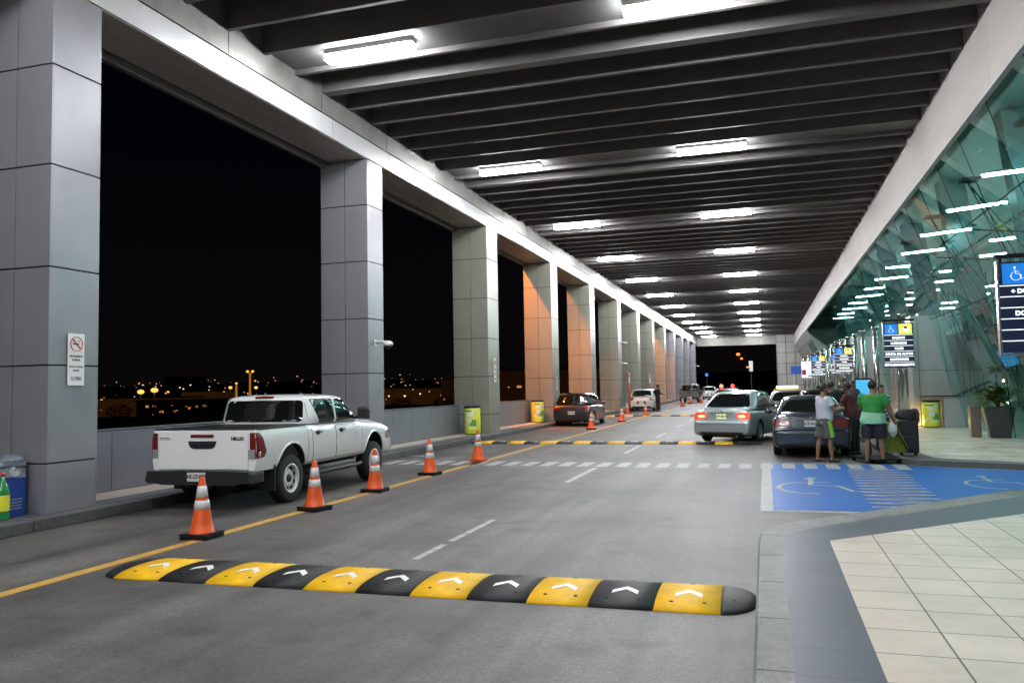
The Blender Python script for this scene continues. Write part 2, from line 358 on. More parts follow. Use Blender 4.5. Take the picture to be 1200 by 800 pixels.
blue = [(-0.12, 11.42), (1.68, 11.42), (2.0, 11.78), (3.54, 13.46), (6.55, 16.74), (6.55, 16.93), (4.7, 17.23), (3.3, 17.78), (2.85, 17.96), (2.64, 18.25), (-0.12, 18.3)]
mb.face([(*p, Z1) for p in blue], M_wpaint)
blue2 = [(0.05, 11.56), (1.62, 11.56), (1.94, 11.90), (3.46, 13.58), (6.4, 16.78), (4.7, 17.10), (3.26, 17.68), (2.85, 17.84), (2.6, 18.15), (0.05, 18.15)]
mb.face([(*p, Z2) for p in blue2], M_bpaint)
mb.build('disabled_bay_marking', kind='structure')
# zig-zag hatch and wheelchair signs painted on the blue
def ribbon(mb, pts, wd, z, m):
    pts = [Vector((p[0], p[1])) for p in pts]; L = []; R_ = []
    for k, p in enumerate(pts):
        a = pts[max(0, k - 1)]; b = pts[min(len(pts) - 1, k + 1)]; d = (b - a).normalized(); nn = Vector((-d.y, d.x)) * wd / 2
        L.append(p + nn); R_.append(p - nn)
    for k in range(len(pts) - 1): mb.face([(*R_[k], z), (*R_[k + 1], z), (*L[k + 1], z), (*L[k], z)], m)
mb = MB()
k = 0
yy = 12.0
while yy < 16.9:
    t = (yy - 12.0) / 4.9
    xl = 1.33 + 0.12 * t; xr = 2.36 + 0.05 * t
    if yy > 15.4: xr = 2.45
    ribbon(mb, [(xl, yy), (xr, yy + 0.16)], 0.085, Z3, M_wpaint)
    ribbon(mb, [(xr, yy + 0.16), (xl + 0.05, yy + 0.36)], 0.05, Z3 + 0.0006, M_wpaint)
    yy += 0.40
mb.build('hatched_strip_marking', kind='structure')
def chair_sign(cx, cy, s, name):
    mb = MB()
    arc = [(cx + s * 0.55 * cos(a), cy + s * 0.85 * sin(a)) for a in [radians(t) for t in range(75, 300, 15)]]
    ribbon(mb, arc, 0.08 * s, Z3, M_wpaint)
    ribbon(mb, [(cx + s * .1, cy + s * 1.35), (cx + s * .05, cy + s * .45), (cx + s * .55, cy + s * .35), (cx + s * .75, cy - s * .45), (cx + s * .95, cy - s * .4)], 0.10 * s, Z3 + .0006, M_wpaint)
    ribbon(mb, [(cx + s * .07, cy + s * .95), (cx + s * .45, cy + s * .9)], 0.08 * s, Z3 + .0012, M_wpaint)
    c = [(cx + s * .1 + s * .13 * cos(a), cy + s * 1.58 + s * .16 * sin(a), Z3) for a in [radians(t) for t in range(0, 360, 30)]]
    mb.face(c, M_wpaint)
    mb.build(name, kind='structure')
chair_sign(0.62, 14.0, 0.85, 'wheelchair_marking')
chair_sign(3.5, 14.9, 0.72, 'wheelchair_marking')

# ================================================================ CANOPY
YB0, YE = -30.0, 119.0
ZB = 8.40
roof = thing('canopy_roof', 'dark ribbed canopy ceiling of closely spaced crosswise beams over the driveway', 'canopy roof')
MB().box((-10.6, YB0, 9.25), (4.9, YE + 0.6, 9.6), M_slab).build('slab', roof)
SP = 1.138
def bay_y(k): return 13.35 + SP * 8 * k      # near beam of each light bay
light_k = range(-4, 12)
special = set(); wides = set()
proto = None; proto_w = None
n_b = int((YE - 2 - YB0) / SP)
base = 13.35 - SP * 38
beam_me = MB().box((-9.24, -0.042, 0.022), (4.05, 0.042, 0.86), M_beam).box((-9.24, -0.045, 0), (4.05, 0.045, 0.021), M_beamlip)
bp_ = beam_me.build('beam', roof, loc=(0, base, ZB))
wide_me = MB().box((-9.24, -0.10, 0.045), (4.05, 0.16, 0.86), M_beam).box((-9.24, -0.10, 0), (4.05, 0.17, 0.044), M_beamlip)
wp_ = None
bulk = MB(); bulk.mi(M_beam)
for k in range(0, 131):
    yy = base + SP * k
    if yy > YE - 1.2: break
    j = (k - 38) % 8
    if yy < 6 or yy > 100:                      # outside what can be told apart
        bulk.box((-9.24, yy - 0.055, ZB + 0.045), (4.05, yy + 0.055, ZB + 0.86), M_beam); bulk.box((-9.24, yy - 0.062, ZB), (4.05, yy + 0.062, ZB + 0.044), M_beamlip)
        continue
    if j == 2:
        if wp_ is None: wp_ = wide_me.build('beam', roof, loc=(0, yy, ZB)); continue
        o = wp_.copy(); COL.objects.link(o); o.location.y = yy; o.parent = roof; continue
    o = bp_.copy(); COL.objects.link(o); o.location.y = yy; o.parent = roof
bpy.data.objects.remove(bp_)
o = bulk.build('beam', roof); o['kind'] = 'stuff'
for k in light_k:
    y0 = bay_y(k)
    if y0 + SP > YE - 2: continue
    MB().box((-9.24, y0 + 0.065, ZB + 0.10), (4.05, y0 + SP - 0.065, ZB + 0.17), M_lpanel).build('light_bay_panel', roof)
MB().box((-9.24, YE, 7.25), (4.9, YE + 0.5, 9.25), M_strip).build('end_lintel', roof)
# luminaires
fix = thing('ceiling_light', 'x', 'ceiling light', (0, 0, 0), 0, 'linear luminaires in two rows under the canopy')
MB().box((-0.95, -0.125, 0.0), (0.95, 0.125, 0.095), M_white, bevel=.008).build('housing', fix)
md = MB(); md.box((-0.94, -0.125, -0.12), (0.94, 0.125, -0.001), M_lamp, bevel=0.02).build('diffuser', fix)
first = True
rows = [(-7.18, 'left'), (-1.22, 'right')]
ordn = ['nearest', 'second', 'third', 'fourth', 'fifth', 'sixth', 'seventh', 'eighth', 'ninth', 'tenth', 'eleventh', 'twelfth', 'thirteenth']
for rx, rn in rows:
    for k in light_k:
        yy = bay_y(k) + SP / 2 - 0.05
        if yy > YE - 3: continue
        if k >= 0: lb = 'bright white linear light, %s one in the %s row of the canopy ceiling' % (ordn[k] if k < len(ordn) else 'farthest', rn)
        else: lb = 'bright white linear light in the %s row, behind the photographer' % rn
        if first: o = fix; o.location = (rx, yy, ZB); o['label'] = lb; first = False
        else: dup(fix, (rx, yy, ZB), 0, lb)
# left fascia / edge beam
FX = -9.25
fas = thing('edge_beam', 'long silver edge beam with bright lower band running over the left columns', 'edge beam')
mb = MB(); jy = YB0
mb.box((-10.55, YB0, 7.52), (FX - 0.03, YE + 0.5, 9.2), M_groove)
ys = [-30, -21, -12, -3.6, 4.6, 8.9, 16.0, 18.9, 27.2, 36.2, 45.0, 54, 62.5, 71, 80, 88.5, 97, 106, 114, 119.5]
for k in range(len(ys) - 1): mb.box((FX - 0.03, ys[k] + 0.008, 7.505), (FX, ys[k + 1] - 0.008, 7.945), M_band, bevel=0.004)
mb.build('lower_band', fas)
mb = MB(); yy = -30
while yy < 119: mb.box((FX - 0.03, yy + 0.01, 7.965), (FX + 0.012, min(119.5, yy + 3.25) - 0.01, 8.39 + 0.8), M_strip); yy += 3.25
mb.build('upper_strip', fas)
mb = MB(); yy = -30
while yy < 119:
    e = min(119.5, yy + 2.9)
    mb.box((-9.80, yy + 0.006, 7.49), (FX - 0.035, e - 0.006, 7.518), M_soffit); mb.box((-10.33, yy + 0.006, 7.49), (-9.812, e - 0.006, 7.518), M_soffit); yy += 2.9
mb.build('soffit', fas)
mb = MB(); mb.box((-10.52, YB0, 7.36), (-10.40, YE + 0.4, 7.515), M_strip); mb.box((-10.75, YB0, 7.55), (-10.56, YE + .4, 9.3), M_strip); mb.build('outer_trim', fas)
# right precast band
rb = thing('fascia_band', 'pale concrete fascia band above the slanted glass facade on the right', 'fascia')
mb = MB(); yy = -30
while yy < YE: mb.box((4.07, yy + 0.006, 6.96), (4.35, min(YE, yy + 7.7) - 0.006, 9.24), M_precast); yy += 7.7
mb.build('band', rb)
MB().box((4.02, YB0, 6.90), (4.12, YE, 6.935), M_white).box((4.06, YB0, 6.936), (4.10, YE, 6.959), M_groove).build('edge_trim', rb)
# ---------------------------------------------------------------- columns
JZ = [0.152, 0.82, 2.15, 3.50, 4.92, 6.33, 7.485]
CY = [8.45, 17.65, 26.6, 35.5, 44.1, 53.0, 61.6, 70.3, 79.2, 88.0, 97.0, 105.5, 115.0]
DEP = [0.85, 0.83, 1.2, 1.25] + [1.35] * 9
desc = ['nearest left column of brushed grey panels carrying the no smoking sign', 'grey panelled column behind the white pickup with a dome camera on it',
        'grey panelled column with khaki lamplight in its colour, beside the first yellow bin', 'panelled column washed orange on its upper left, fourth from the camera', 'fifth panelled column, faintly orange on its left face',
        'sixth panelled column with two cameras on its side', 'seventh panelled column behind the white crossover', 'eighth panelled column behind the guard in black',
        'ninth column of the left row, orange tinted', 'tenth column of the left row', 'eleventh column of the left row', 'twelfth column of the left row', 'farthest column of the left row']
def column(y0, dep, m, lb):
    t = thing('column', lb, 'column', (0, 0, 0), 0, 'panelled columns along the left kerb')
    t.location = (-9.9, y0, 0)
    c = MB(); c.box((-0.63, 0.02, 0.152), (0.63, dep - 0.02, 7.48), M_groove); c.build('core', t)
    c = MB(); g = 0.011
    for k in range(6):
        z0, z1 = JZ[k] + (g if k else 0), JZ[k + 1] - g
        for (xa, xb) in ((-0.65, 0.02 - g * .8), (0.02 + g * .8, 0.65)):
            c.box((xa, 0, z0), (xb, 0.022, z1), m, bevel=0.003); c.box((xa, dep - 0.022, z0), (xb, dep, z1), m, bevel=0.003)
        for xa in (-0.65, 0.628): c.box((xa, 0.024, z0), (xa + 0.022, dep - 0.024, z1), m, bevel=0.003)
    c.build('cladding_panels', t)
    return t
cols = []
for k, (yy, d) in enumerate(zip(CY, DEP)):
    cols.append(column(yy, d, M_clad if (k < 2 or k > 8) else M_cladw, desc[k]))  # middle columns get the panels with lamp warmth painted in
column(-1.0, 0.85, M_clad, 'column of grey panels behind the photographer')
# ---------------------------------------------------------------- parapets
def parapet(y0, y1, lb):
    t = thing('parapet_wall', lb, 'parapet wall', (-10.4, y0, 0.15), 0, 'low grey panel walls between the left columns')
    L = y1 - y0; n_ = max(2, round(L / 1.45)); c = MB(); c.box((-0.09, 0, 0), (0.04, L, 1.0), M_groove); c.build('core', t)
    c = MB()
    for k in range(n_): c.box((0.041, L * k / n_ + 0.006, 0.01), (0.062, L * (k + 1) / n_ - 0.006, 0.985), M_parapet, bevel=0.003)
    c.build('panels', t)
    MB().box((-0.11, 0, 1.001), (0.075, L, 1.018), M_parapet).build('coping', t)
parapet(-30, -1.1, 'low grey panelled wall behind the photographer'); parapet(-0.1, 8.4, 'low grey panelled wall before the nearest column')
pl = ['low grey panelled wall behind the pickup bed, next to the nearest column', 'low grey panelled wall between the camera column and the first yellow bin', 'low grey panelled wall behind the second yellow bin']
for k in range(12):
    if k in (4,): parapet(CY[k] + DEP[k] + .02, CY[k + 1] - 2.0, 'short low grey wall past the fifth column'); continue
    parapet(CY[k] + DEP[k] + .02, CY[k + 1] - .02, pl[k] if k < 3 else 'low grey panelled wall after the %s column' % ordn[k])

# ================================================================ GLASS FACADE on the right
def glass_mat():
    m = bpy.data.materials.new('teal_glass'); m.use_nodes = True; n = m.node_tree.nodes; l = m.node_tree.links; n.clear()
    out = n.new("ShaderNodeOutputMaterial"); tr = n.new("ShaderNodeBsdfTransparent"); tr.inputs[0].default_value = (0.34, 0.74, 0.68, 1)
    gl = n.new("ShaderNodeBsdfGlossy"); gl.inputs["Color"].default_value = (0.80, 0.95, 0.93, 1); gl.inputs["Roughness"].default_value = 0.012
    fr = n.new("ShaderNodeFresnel"); fr.inputs[0].default_value = 1.9
    mu = n.new("ShaderNodeMath"); mu.operation = 'MULTIPLY_ADD'; l.new(fr.outputs[0], mu.inputs[0]); mu.inputs[1].default_value = 0.8; mu.inputs[2].default_value = 0.03; mu.use_clamp = True
    mx = n.new("ShaderNodeMixShader"); l.new(mu.outputs[0], mx.inputs[0]); l.new(tr.outputs[0], mx.inputs[1]); l.new(gl.outputs[0], mx.inputs[2])
    g = n.new("ShaderNodeNewGeometry"); no = n.new("ShaderNodeTexNoise"); no.inputs["Scale"].default_value = 0.55; no.inputs["Detail"].default_value = 2; l.new(g.outputs["Position"], no.inputs["Vector"])
    bp = n.new("ShaderNodeBump"); bp.inputs["Strength"].default_value = 0.2; bp.inputs["Distance"].default_value = 0.006; l.new(no.outputs["Fac"], bp.inputs["Height"])
    l.new(bp.outputs[0], gl.inputs["Normal"]); l.new(mx.outputs[0], out.inputs[0]); return m
M_glass = glass_mat()
GP = [(6.38, 0.12), (5.56, 3.83), (4.12, 6.93)]
def gxz(z):
    for (xa, za), (xb, zb) in zip(GP, GP[1:]):
        if z <= zb: return xa + (xb - xa) * (z - za) / (zb - za)
    return GP[-1][0]
fac = thing('glass_facade', 'outward leaning teal glass wall of the terminal along the right side', 'glass facade')
mb = MB(); mj = MB(); PWD = 2.3; zs = [0.12, 2.03, 3.83, 5.45, 6.93]
yy = -14.0; skew = 0.55       # mullions lean towards the camera as they rise
while yy < 92:
    for a in range(4):
        za, zb = zs[a], zs[a + 1]; sa, sb = -skew * za * 0.9, -skew * zb * 0.9
        p = [(gxz(za), yy + sa + 2, za), (gxz(za), yy + sa + PWD + 2, za), (gxz(zb), yy + sb + PWD + 2, zb), (gxz(zb), yy + sb + 2, zb)]
        mb.face([tuple(q) for q in p[::-1]], M_glass)
        mj.tube([(p[0][0] + .01, p[0][1], p[0][2]), (p[3][0] + .01, p[3][1], p[3][2])], 0.011, M_groove, 6)
    yy += PWD
for z in zs[1:-1]: mj.tube([(gxz(z) + .01, -14, z), (gxz(z) + .01, 93, z)], 0.014, M_groove, 6)
mb.build('glass_panes', fac, normals=False); mj.build('joints', fac)
# spider brackets behind the glass
for k in range(34):
    yk = 6 + k * 2.3
    for z in (2.03, 3.83, 5.45, 6.6):
        x = gxz(z) + 0.10; y_ = yk - skew * z * .9
        if z in (3.83, 5.45) and 2 <= k < 24: MB().tube([(x, y_ - .1, z), (x + .12, y_, z), (x, y_ + .1, z)], 0.014, M_black, 5).build('glazing_bracket', fac)
# cable trusses
M_cable = mat('dark_cable', (0.03, 0.035, 0.035), 0.5, 0.5)
ct = thing('cable_truss', 'thin dark cables and struts hanging behind the teal glass', 'cable truss')
mk = MB()
for k in range(13):
    y0 = 8 + k * 4.6
    mk.box((4.75, y0 - .18, 6.55), (5.15, y0 + .22, 6.62), M_black)
    for (a, b) in ((0, 0.9), (.15, 1.5), (.2, -0.4), (.05, 2.1)):
        mk.tube([(4.9, y0 + a, 6.6), (6.6, y0 + b, 3.8), (7.2, y0 + a - .2, 0.3)], 0.011, M_cable, 4)
    mk.tube([(5.1, y0 + .6, 5.45), (6.6, y0 + .75, 5.3)], 0.02, M_black, 5); mk.ball((5.9, y0 + .7, 5.4), .05, M_black, 8)
mk.build('cables', ct)
mk = MB(); mk.tube([(5.6, -10, 5.42), (5.6, 92, 5.42)], 0.035, M_steel, 8); mk.tube([(6.1, -10, 3.86), (6.1, 92, 3.86)], 0.03, M_steel, 8); mk.build('rails', ct)
# terminal interior
ti = thing('terminal_hall', 'lit terminal hall with pale walls and slanted columns seen through the teal glass', 'terminal building')
M_hallwall = mat('hall_wall', (0.62, 0.66, 0.62), 0.6, noise=0.15, nscale=0.6)
M_hallcol = mat('hall_column', (0.16, 0.24, 0.25), 0.4, 0.2)
M_hallpale = mat('hall_pale', (0.60, 0.62, 0.58), 0.5)
mb = MB(); mb.box((15.0, -18, 0.1), (15.3, 100, 9.6), M_hallwall)
for k in range(60): mb.box((14.93, -17 + k * 2, 0.1), (14.999, -16.93 + k * 2, 9.2), M_hallcol)
for z in (3.0, 6.0): mb.box((14.94, -18, z), (14.998, 100, z + .05), M_hallcol)
mb.build('back_wall', ti)
MB().box((4.95, -18, 9.21), (15, 100, 9.5), M_hallpale).build('hall_ceiling', ti)
MB().box((6.45, -18, 0.02), (15, 100, 0.115), M_tilehall).build('hall_floor', ti)
MB().box((4.4, -18.3, 0), (15.3, -18, 9.6), M_hallwall).box((5.6, 100, 0), (15.3, 100.3, 9.6), M_hallwall).build('end_walls', ti)
MB().box((10.2, -17, 4.3), (14.9, 99, 4.65), M_hallpale).box((10.15, -17, 4.66), (10.2, 99, 5.5), M_hallcol).build('mezzanine', ti)
for k in range(11):
    y0 = 2 + k * 8.4
    MB().extr([(8.2, y0, 0.12), (9.1, y0, 0.12), (7.4, y0 - 2.2, 9.2), (6.5, y0 - 2.2, 9.2)], (0, 0.7, 0), M_hallcol).build('slanted_column', ti)
    if k % 3 == 0: MB().extr([(9.2, y0 + 3, 0.12), (9.6, y0 + 3, 0.12), (11.4, y0 + 5.5, 9.2), (11.0, y0 + 5.5, 9.2)], (0, 0.5, 0), M_hallpale).build('slanted_column', ti)
M_halllamp = mat('hall_lamp', (0.9, 0.9, 0.9), 0.5, emit=(0.9, 0.97, 1.0), estr=58)
hl = thing('hall_light', 'x', 'ceiling light', (0, 0, 0), 0, 'linear lights inside the terminal hall')
MB().box((-0.07, -0.85, -0.06), (0.07, 0.85, 0), M_halllamp).build('diffuser', hl); MB().box((-0.09, -0.9, 0.001), (0.09, 0.9, 0.06), M_white).build('housing', hl)
first = True
for xx in (6.7, 9.2, 12.0):
    for k in range(16):
        yy = 6 + k * 4.6 + (xx - 7) * 0.3; zz = 7.3 - (xx - 6.7) * 0.10
        lb = 'linear light inside the terminal, %s row behind the glass of three' % {6.7: 'front', 9.2: 'middle', 12.0: 'back'}[xx]
        if first: hl.location = (xx, yy, zz); hl.rotation_euler.z = -2.05; hl['label'] = lb; first = False
        else: dup(hl, (xx, yy, zz), -2.05 if k % 4 else -1.8, lb)
# entrance portals
def portal(y0, y1, xl, ztop, lb):
    t = thing('entrance_portal', lb, 'entrance portal', (xl, y0, 0.12), 0, 'grey clad entrance boxes breaking through the glass wall')
    W = gxz(0.12) - xl + .3; Wt = gxz(ztop) - xl + .35; D = y1 - y0; H = ztop - .12
    MB().extr([(0, 0, 0), (W, 0, 0), (max(Wt, .2), 0, H), (0, 0, H)], (0, 0.9, 0), M_portal).build('front_block', t)
    c = MB()
    for z in (0.02, 1.95): c.tube([(0.02, -.004, z), (W - (W - Wt) * z / H - .02, -.004, z)], 0.006, M_groove, 4)
    c.tube([(W * .12, -.004, 0.02), (W * .12, -.004, H)], 0.006, M_groove, 4); c.build('panel_joints', t)
    MB().box((0.02, 0.901, H - .5), (1.4, D, H - .002), M_portal).build('head_panel', t)
    f = MB(); n_ = 9
    for k in range(n_ + 1): yk = 0.95 + (D - 1.0) * k / n_; f.box((0.02, yk - .03, 0.01), (0.10, yk + .03, H - .502), M_steel)
    f.build('door_frame', t)
    M_door = mat('door_glass', (0.25, 0.24, 0.20), 0.08, 0.0, coat=1.0)
    f = MB()
    for k in range(n_): ya = 0.95 + (D - 1) * k / n_; f.box((0.05, ya + .032, 0.02), (0.065, ya + (D - 1) / n_ - .032, H - .504), M_door)
    f.build('door_glass', t)
    return t
portal(30.9, 36.5, 4.93, 3.98, 'nearest grey clad entrance box, behind the yellow-green bin on the right')
portal(46.0, 51.5, 4.40, 4.1, 'second grey clad entrance box, beyond the crowd by the open car')
portal(61, 66.5, 4.1, 4.1, 'third grey clad entrance box, small and far')
portal(76, 81.5, 3.9, 4.1, 'farthest grey clad entrance box')
# stainless posts in front of the entrances
pp = thing('steel_post', 'x', 'steel post', (0, 0, 0), 0, 'tall round stainless posts by the entrances')
MB().lathe([(0.11, 0), (0.11, 3.8)], M_steel, seg=20).lathe([(.15, 0), (.15, .03)], M_steel, seg=20).build('shaft', pp)
MB().lathe([(0.14, 3.80), (0.14, 3.9)], M_steel, seg=20).build('cap', pp)
sp = [(4.55, 30.2), (4.5, 36.8), (4.3, 39.2), (4.2, 41.6), (4.1, 44), (4.05, 46.5), (4.0, 49), (3.95, 52), (3.9, 55), (3.85, 59), (3.8, 63), (3.75, 68), (3.7, 74), (3.6, 81)]
for k, (x, y_) in enumerate(sp):
    lb = 'round stainless post by the entrances, %s from the camera' % (ordn[k] if k < 13 else 'farthest')
    if k == 0: pp.location = (x, y_, .12); pp['label'] = lb
    else: dup(pp, (x, y_, .12), 0, lb)
# concrete clad end of the building and end block
M_endclad = mat('end_cladding', (0.46, 0.45, 0.42), 0.5, 0.1, noise=0.1, nscale=1.0)
eb = thing('clad_building_end', 'slanted grey panelled wall at the far end of the glass facade', 'building')
MB().extr([(6.38, 84, 0.12), (5.6, 84, 3.83), (4.10, 84, 6.93), (7, 84, 6.93), (7, 84, .12)], (0, 35, 0), M_endclad).build('wall', eb)
c = MB()
for k in range(12): yk = 86 + k * 3; c.tube([(gxz(.12) - .01, yk, .12), (gxz(3.83) - .01, yk - .5, 3.83), (gxz(6.9) - .01, yk - 1, 6.9)], .03, M_groove, 4)
for z in (1.5, 3, 4.5, 6): c.tube([(gxz(z) - .01, 84, z), (gxz(z) - .01, 119, z)], .03, M_groove, 4)
c.build('panel_joints', eb)
ek = thing('end_block', 'square panelled block closing the right side at the far end of the canopy', 'building')
MB().box((1.75, 117.5, 0), (6.5, 124, 9.24), M_endclad).build('wall', ek)
MB().box((1.70, 117.4, 0), (1.749, 124, 9.2), M_clad).build('metal_side', ek)
c = MB()
for z in (1.4, 2.9, 4.4, 5.9, 7.4): c.box((1.75, 117.47, z), (6.5, 117.499, z + .05), M_groove)
for x in (2.9, 4.1, 5.3): c.box((x, 117.46, 0), (x + .05, 117.499, 9.2), M_groove)
c.build('panel_joints', ek)
# ================================================================ VEHICLES
def paint(name, col, rough=0.28, metal=0.0, dirt=0.10):
    m = mat(name, col, rough, metal, noise=dirt, nscale=1.6, coat=0.9); return m
M_carglass = mat('car_glass', (0.007, 0.009, 0.009), 0.03, 0.0, spec=0.6)
M_redlens = mat('red_lens', (0.14, 0.003, 0.004), 0.25, coat=.4)
M_redlit = mat('lit_red_lens', (0.5, 0.02, 0.01), 0.2, emit=(1.0, 0.05, 0.02), estr=1.4, coat=1.0)
M_redhot = mat('lit_brake_core', (0.9, 0.2, 0.1), 0.2, emit=(1.0, 0.25, 0.12), estr=4.0)
M_clearlens = mat('clear_lens', (0.55, 0.55, 0.56), 0.08, 0.6, coat=1.0)
M_plate = mat('plate_white', (0.62, 0.62, 0.60), 0.5)
M_platelit = mat('plate_lit_yellow', (0.65, 0.66, 0.42), 0.5, emit=(0.95, 0.95, 0.45), estr=0.5)
M_seam = mat('panel_gap', (0.012, 0.012, 0.012), 0.8)
M_alloy = mat('silver_alloy', (0.55, 0.55, 0.56), 0.28, 0.9)
M_steelwheel = mat('silver_wheel_paint', (0.78, 0.78, 0.78), 0.35, 0.3)

def eval_mesh(o):
    dg = bpy.context.evaluated_depsgraph_get(); me = bpy.data.meshes.new_from_object(o.evaluated_get(dg)); return me
def loft_body(stations, m, sub=2, nx=None, cuts=(), ring=None):
    """stations: (y, half width, z bottom, z shoulder, z top); returns evaluated mesh with wheel arches cut"""
    bm = bmesh.new(); R_ = []
    for (y, wd, zb, zs, zt) in stations:
        h = zs - zb
        half = [(wd * .5, zb), (wd - .10, zb), (wd - .025, zb + .05), (wd, zb + h * .38), (wd - .004, zb + h * .66), (wd - .022, zs - .05), (wd - .055, zs), (wd - .12, zs + (zt - zs) * .45), (wd * .62, zt - .008), (wd * .3, zt)]
        pts = [(x, z) for x, z in half] + [(-x, z) for x, z in half[::-1]]
        R_.append([bm.verts.new((x, y, z)) for x, z in pts])
    n_ = len(R_[0])
    for a, b in zip(R_, R_[1:]):
        for k in range(n_): bm.faces.new([a[k], a[(k + 1) % n_], b[(k + 1) % n_], b[k]])
    bm.faces.new(R_[0][::-1]); bm.faces.new(R_[-1])
    bmesh.ops.recalc_face_normals(bm, faces=bm.faces)
    me = bpy.data.meshes.new('tmp'); bm.to_mesh(me); bm.free(); me.materials.append(m)
    o = bpy.data.objects.new('tmp', me); COL.objects.link(o)
    s = o.modifiers.new('s', 'SUBSURF'); s.levels = sub; s.render_levels = sub
    tmp = []
    for c in cuts:
        cb = MB(); cb.lathe([(c['r'], -c['d'] / 2), (c['r'], c['d'] / 2)], M_wellmat, c=(c['x'], c['y'], c['z']), seg=40, axis='X', smooth=False) if 'r' in c else cb.box(c['a'], c['b'], c.get('m', M_wellmat))
        co = cb.build('cut'); tmp.append(co)
        b = o.modifiers.new('b', 'BOOLEAN'); b.operation = 'DIFFERENCE'; b.object = co; b.solver = 'EXACT'; b.material_mode = 'TRANSFER'
    me2 = eval_mesh(o)
    bpy.data.objects.remove(o)
    for t in tmp: bpy.data.objects.remove(t)
    return me2
def mesh_obj(name, me, parent, smooth=40):
    me.polygons.foreach_set('use_smooth', [True] * len(me.polygons))
    if smooth: me.set_sharp_from_angle(angle=radians(smooth))
    o = bpy.data.objects.new(name, me); COL.objects.link(o); o.parent = parent; return o
def bvh_of(meshes):
    V_, F_ = [], []
    for me in meshes:
        b = len(V_); V_ += [v.co.copy() for v in me.vertices]; F_ += [[b + i for i in p.vertices] for p in me.polygons]
    return BVHTree.FromPolygons(V_, F_)
def dens(poly, step=0.06):
    out = []
    for k in range(len(poly)):
        a, b = Vector(poly[k]), Vector(poly[(k + 1) % len(poly)]); n_ = max(1, int((b - a).length / step))
        out += [a.lerp(b, t / n_) for t in range(n_)]
    return out
def roundp(poly, r=0.04, n_=3):
    out = []
    for k in range(len(poly)):
        p = Vector(poly[k]); a = Vector(poly[k - 1]); b = Vector(poly[(k + 1) % len(poly)])
        rr = min(r, (a - p).length * .45, (b - p).length * .45)
        pa = p + (a - p).normalized() * rr; pb = p + (b - p).normalized() * rr
        for t in range(n_ + 1):
            u = t / n_; out.append((1 - u) ** 2 * pa + 2 * u * (1 - u) * p + u * u * pb)
    return out
def decal(bvh, poly, yaw, m, off=0.006, rings=4, skirt=0.02, rnd=0.03, mb=None, org=(0, 0)):
    """project a 2D polygon (u to the right, z up, as seen by someone looking along direction yaw) onto the body.
    yaw 0: looking +Y (rear face); pi/2: looking -X (right side, u = +Y)."""
    d = Vector((-sin(yaw), cos(yaw), 0)); rgt = Vector((cos(yaw), sin(yaw), 0))
    P = dens(roundp(poly, rnd)); c = sum(P, Vector((0, 0))) / len(P)
    mb = mb or MB(); i = mb.mi(m); last = None; rows = []
    for r_ in [k / rings for k in range(1, rings + 1)] + [1.0001]:
        row = []
        for p in P:
            q = c + (p - c) * min(r_, 1); o = Vector((org[0], org[1], 0)) + rgt * q.x + Vector((0, 0, q.y)) - d * 6
            h, nn, _, ds = bvh.ray_cast(o, d)
            if h is None or ds > 8.5: h = (row[-1].co.copy() if row else o + d * 6); hh = h
            else: hh = h - d * (off if r_ <= 1 else -skirt)
            row.append(mb.bm.verts.new(hh))
        rows.append(row)
    o = Vector((org[0], org[1], 0)) + rgt * c.x + Vector((0, 0, c.y)) - d * 6; h, nn, _, ds = bvh.ray_cast(o, d)
    cv = mb.bm.verts.new((h if h is not None else o + d * 6) - d * off); n_ = len(P)
    for k in range(n_):
        f = mb.bm.faces.new([cv, rows[0][k], rows[0][(k + 1) % n_]]); f.material_index = i; f.smooth = True
    for a, b in zip(rows, rows[1:]):
        for k in range(n_):
            f = mb.bm.faces.new([a[k], b[k], b[(k + 1) % n_], a[(k + 1) % n_]]); f.material_index = i; f.smooth = (b is not rows[-1])
            if b is rows[-1]:
                e_ = mb.bm.edges.get((a[k], a[(k + 1) % n_])); e_.smooth = False
    return mb
def seam(bvh, pts, yaw, mb, r=0.004, m=None, off=0.0):
    d = Vector((-sin(yaw), cos(yaw), 0)); rgt = Vector((cos(yaw), sin(yaw), 0)); out = []
    P = []
    for a, b in zip(pts, pts[1:]):
        a, b = Vector(a), Vector(b); n_ = max(1, int((b - a).length / .05)); P += [a.lerp(b, t / n_) for t in range(n_)]
    P.append(Vector(pts[-1]))
    for q in P:
        o = rgt * q.x + Vector((0, 0, q.y)) - d * 6; h, nn, _, ds = bvh.ray_cast(o, d)
        if h is not None: out.append(h - d * off)
    if len(out) > 1: mb.tube(out, r, m or M_seam, 5)
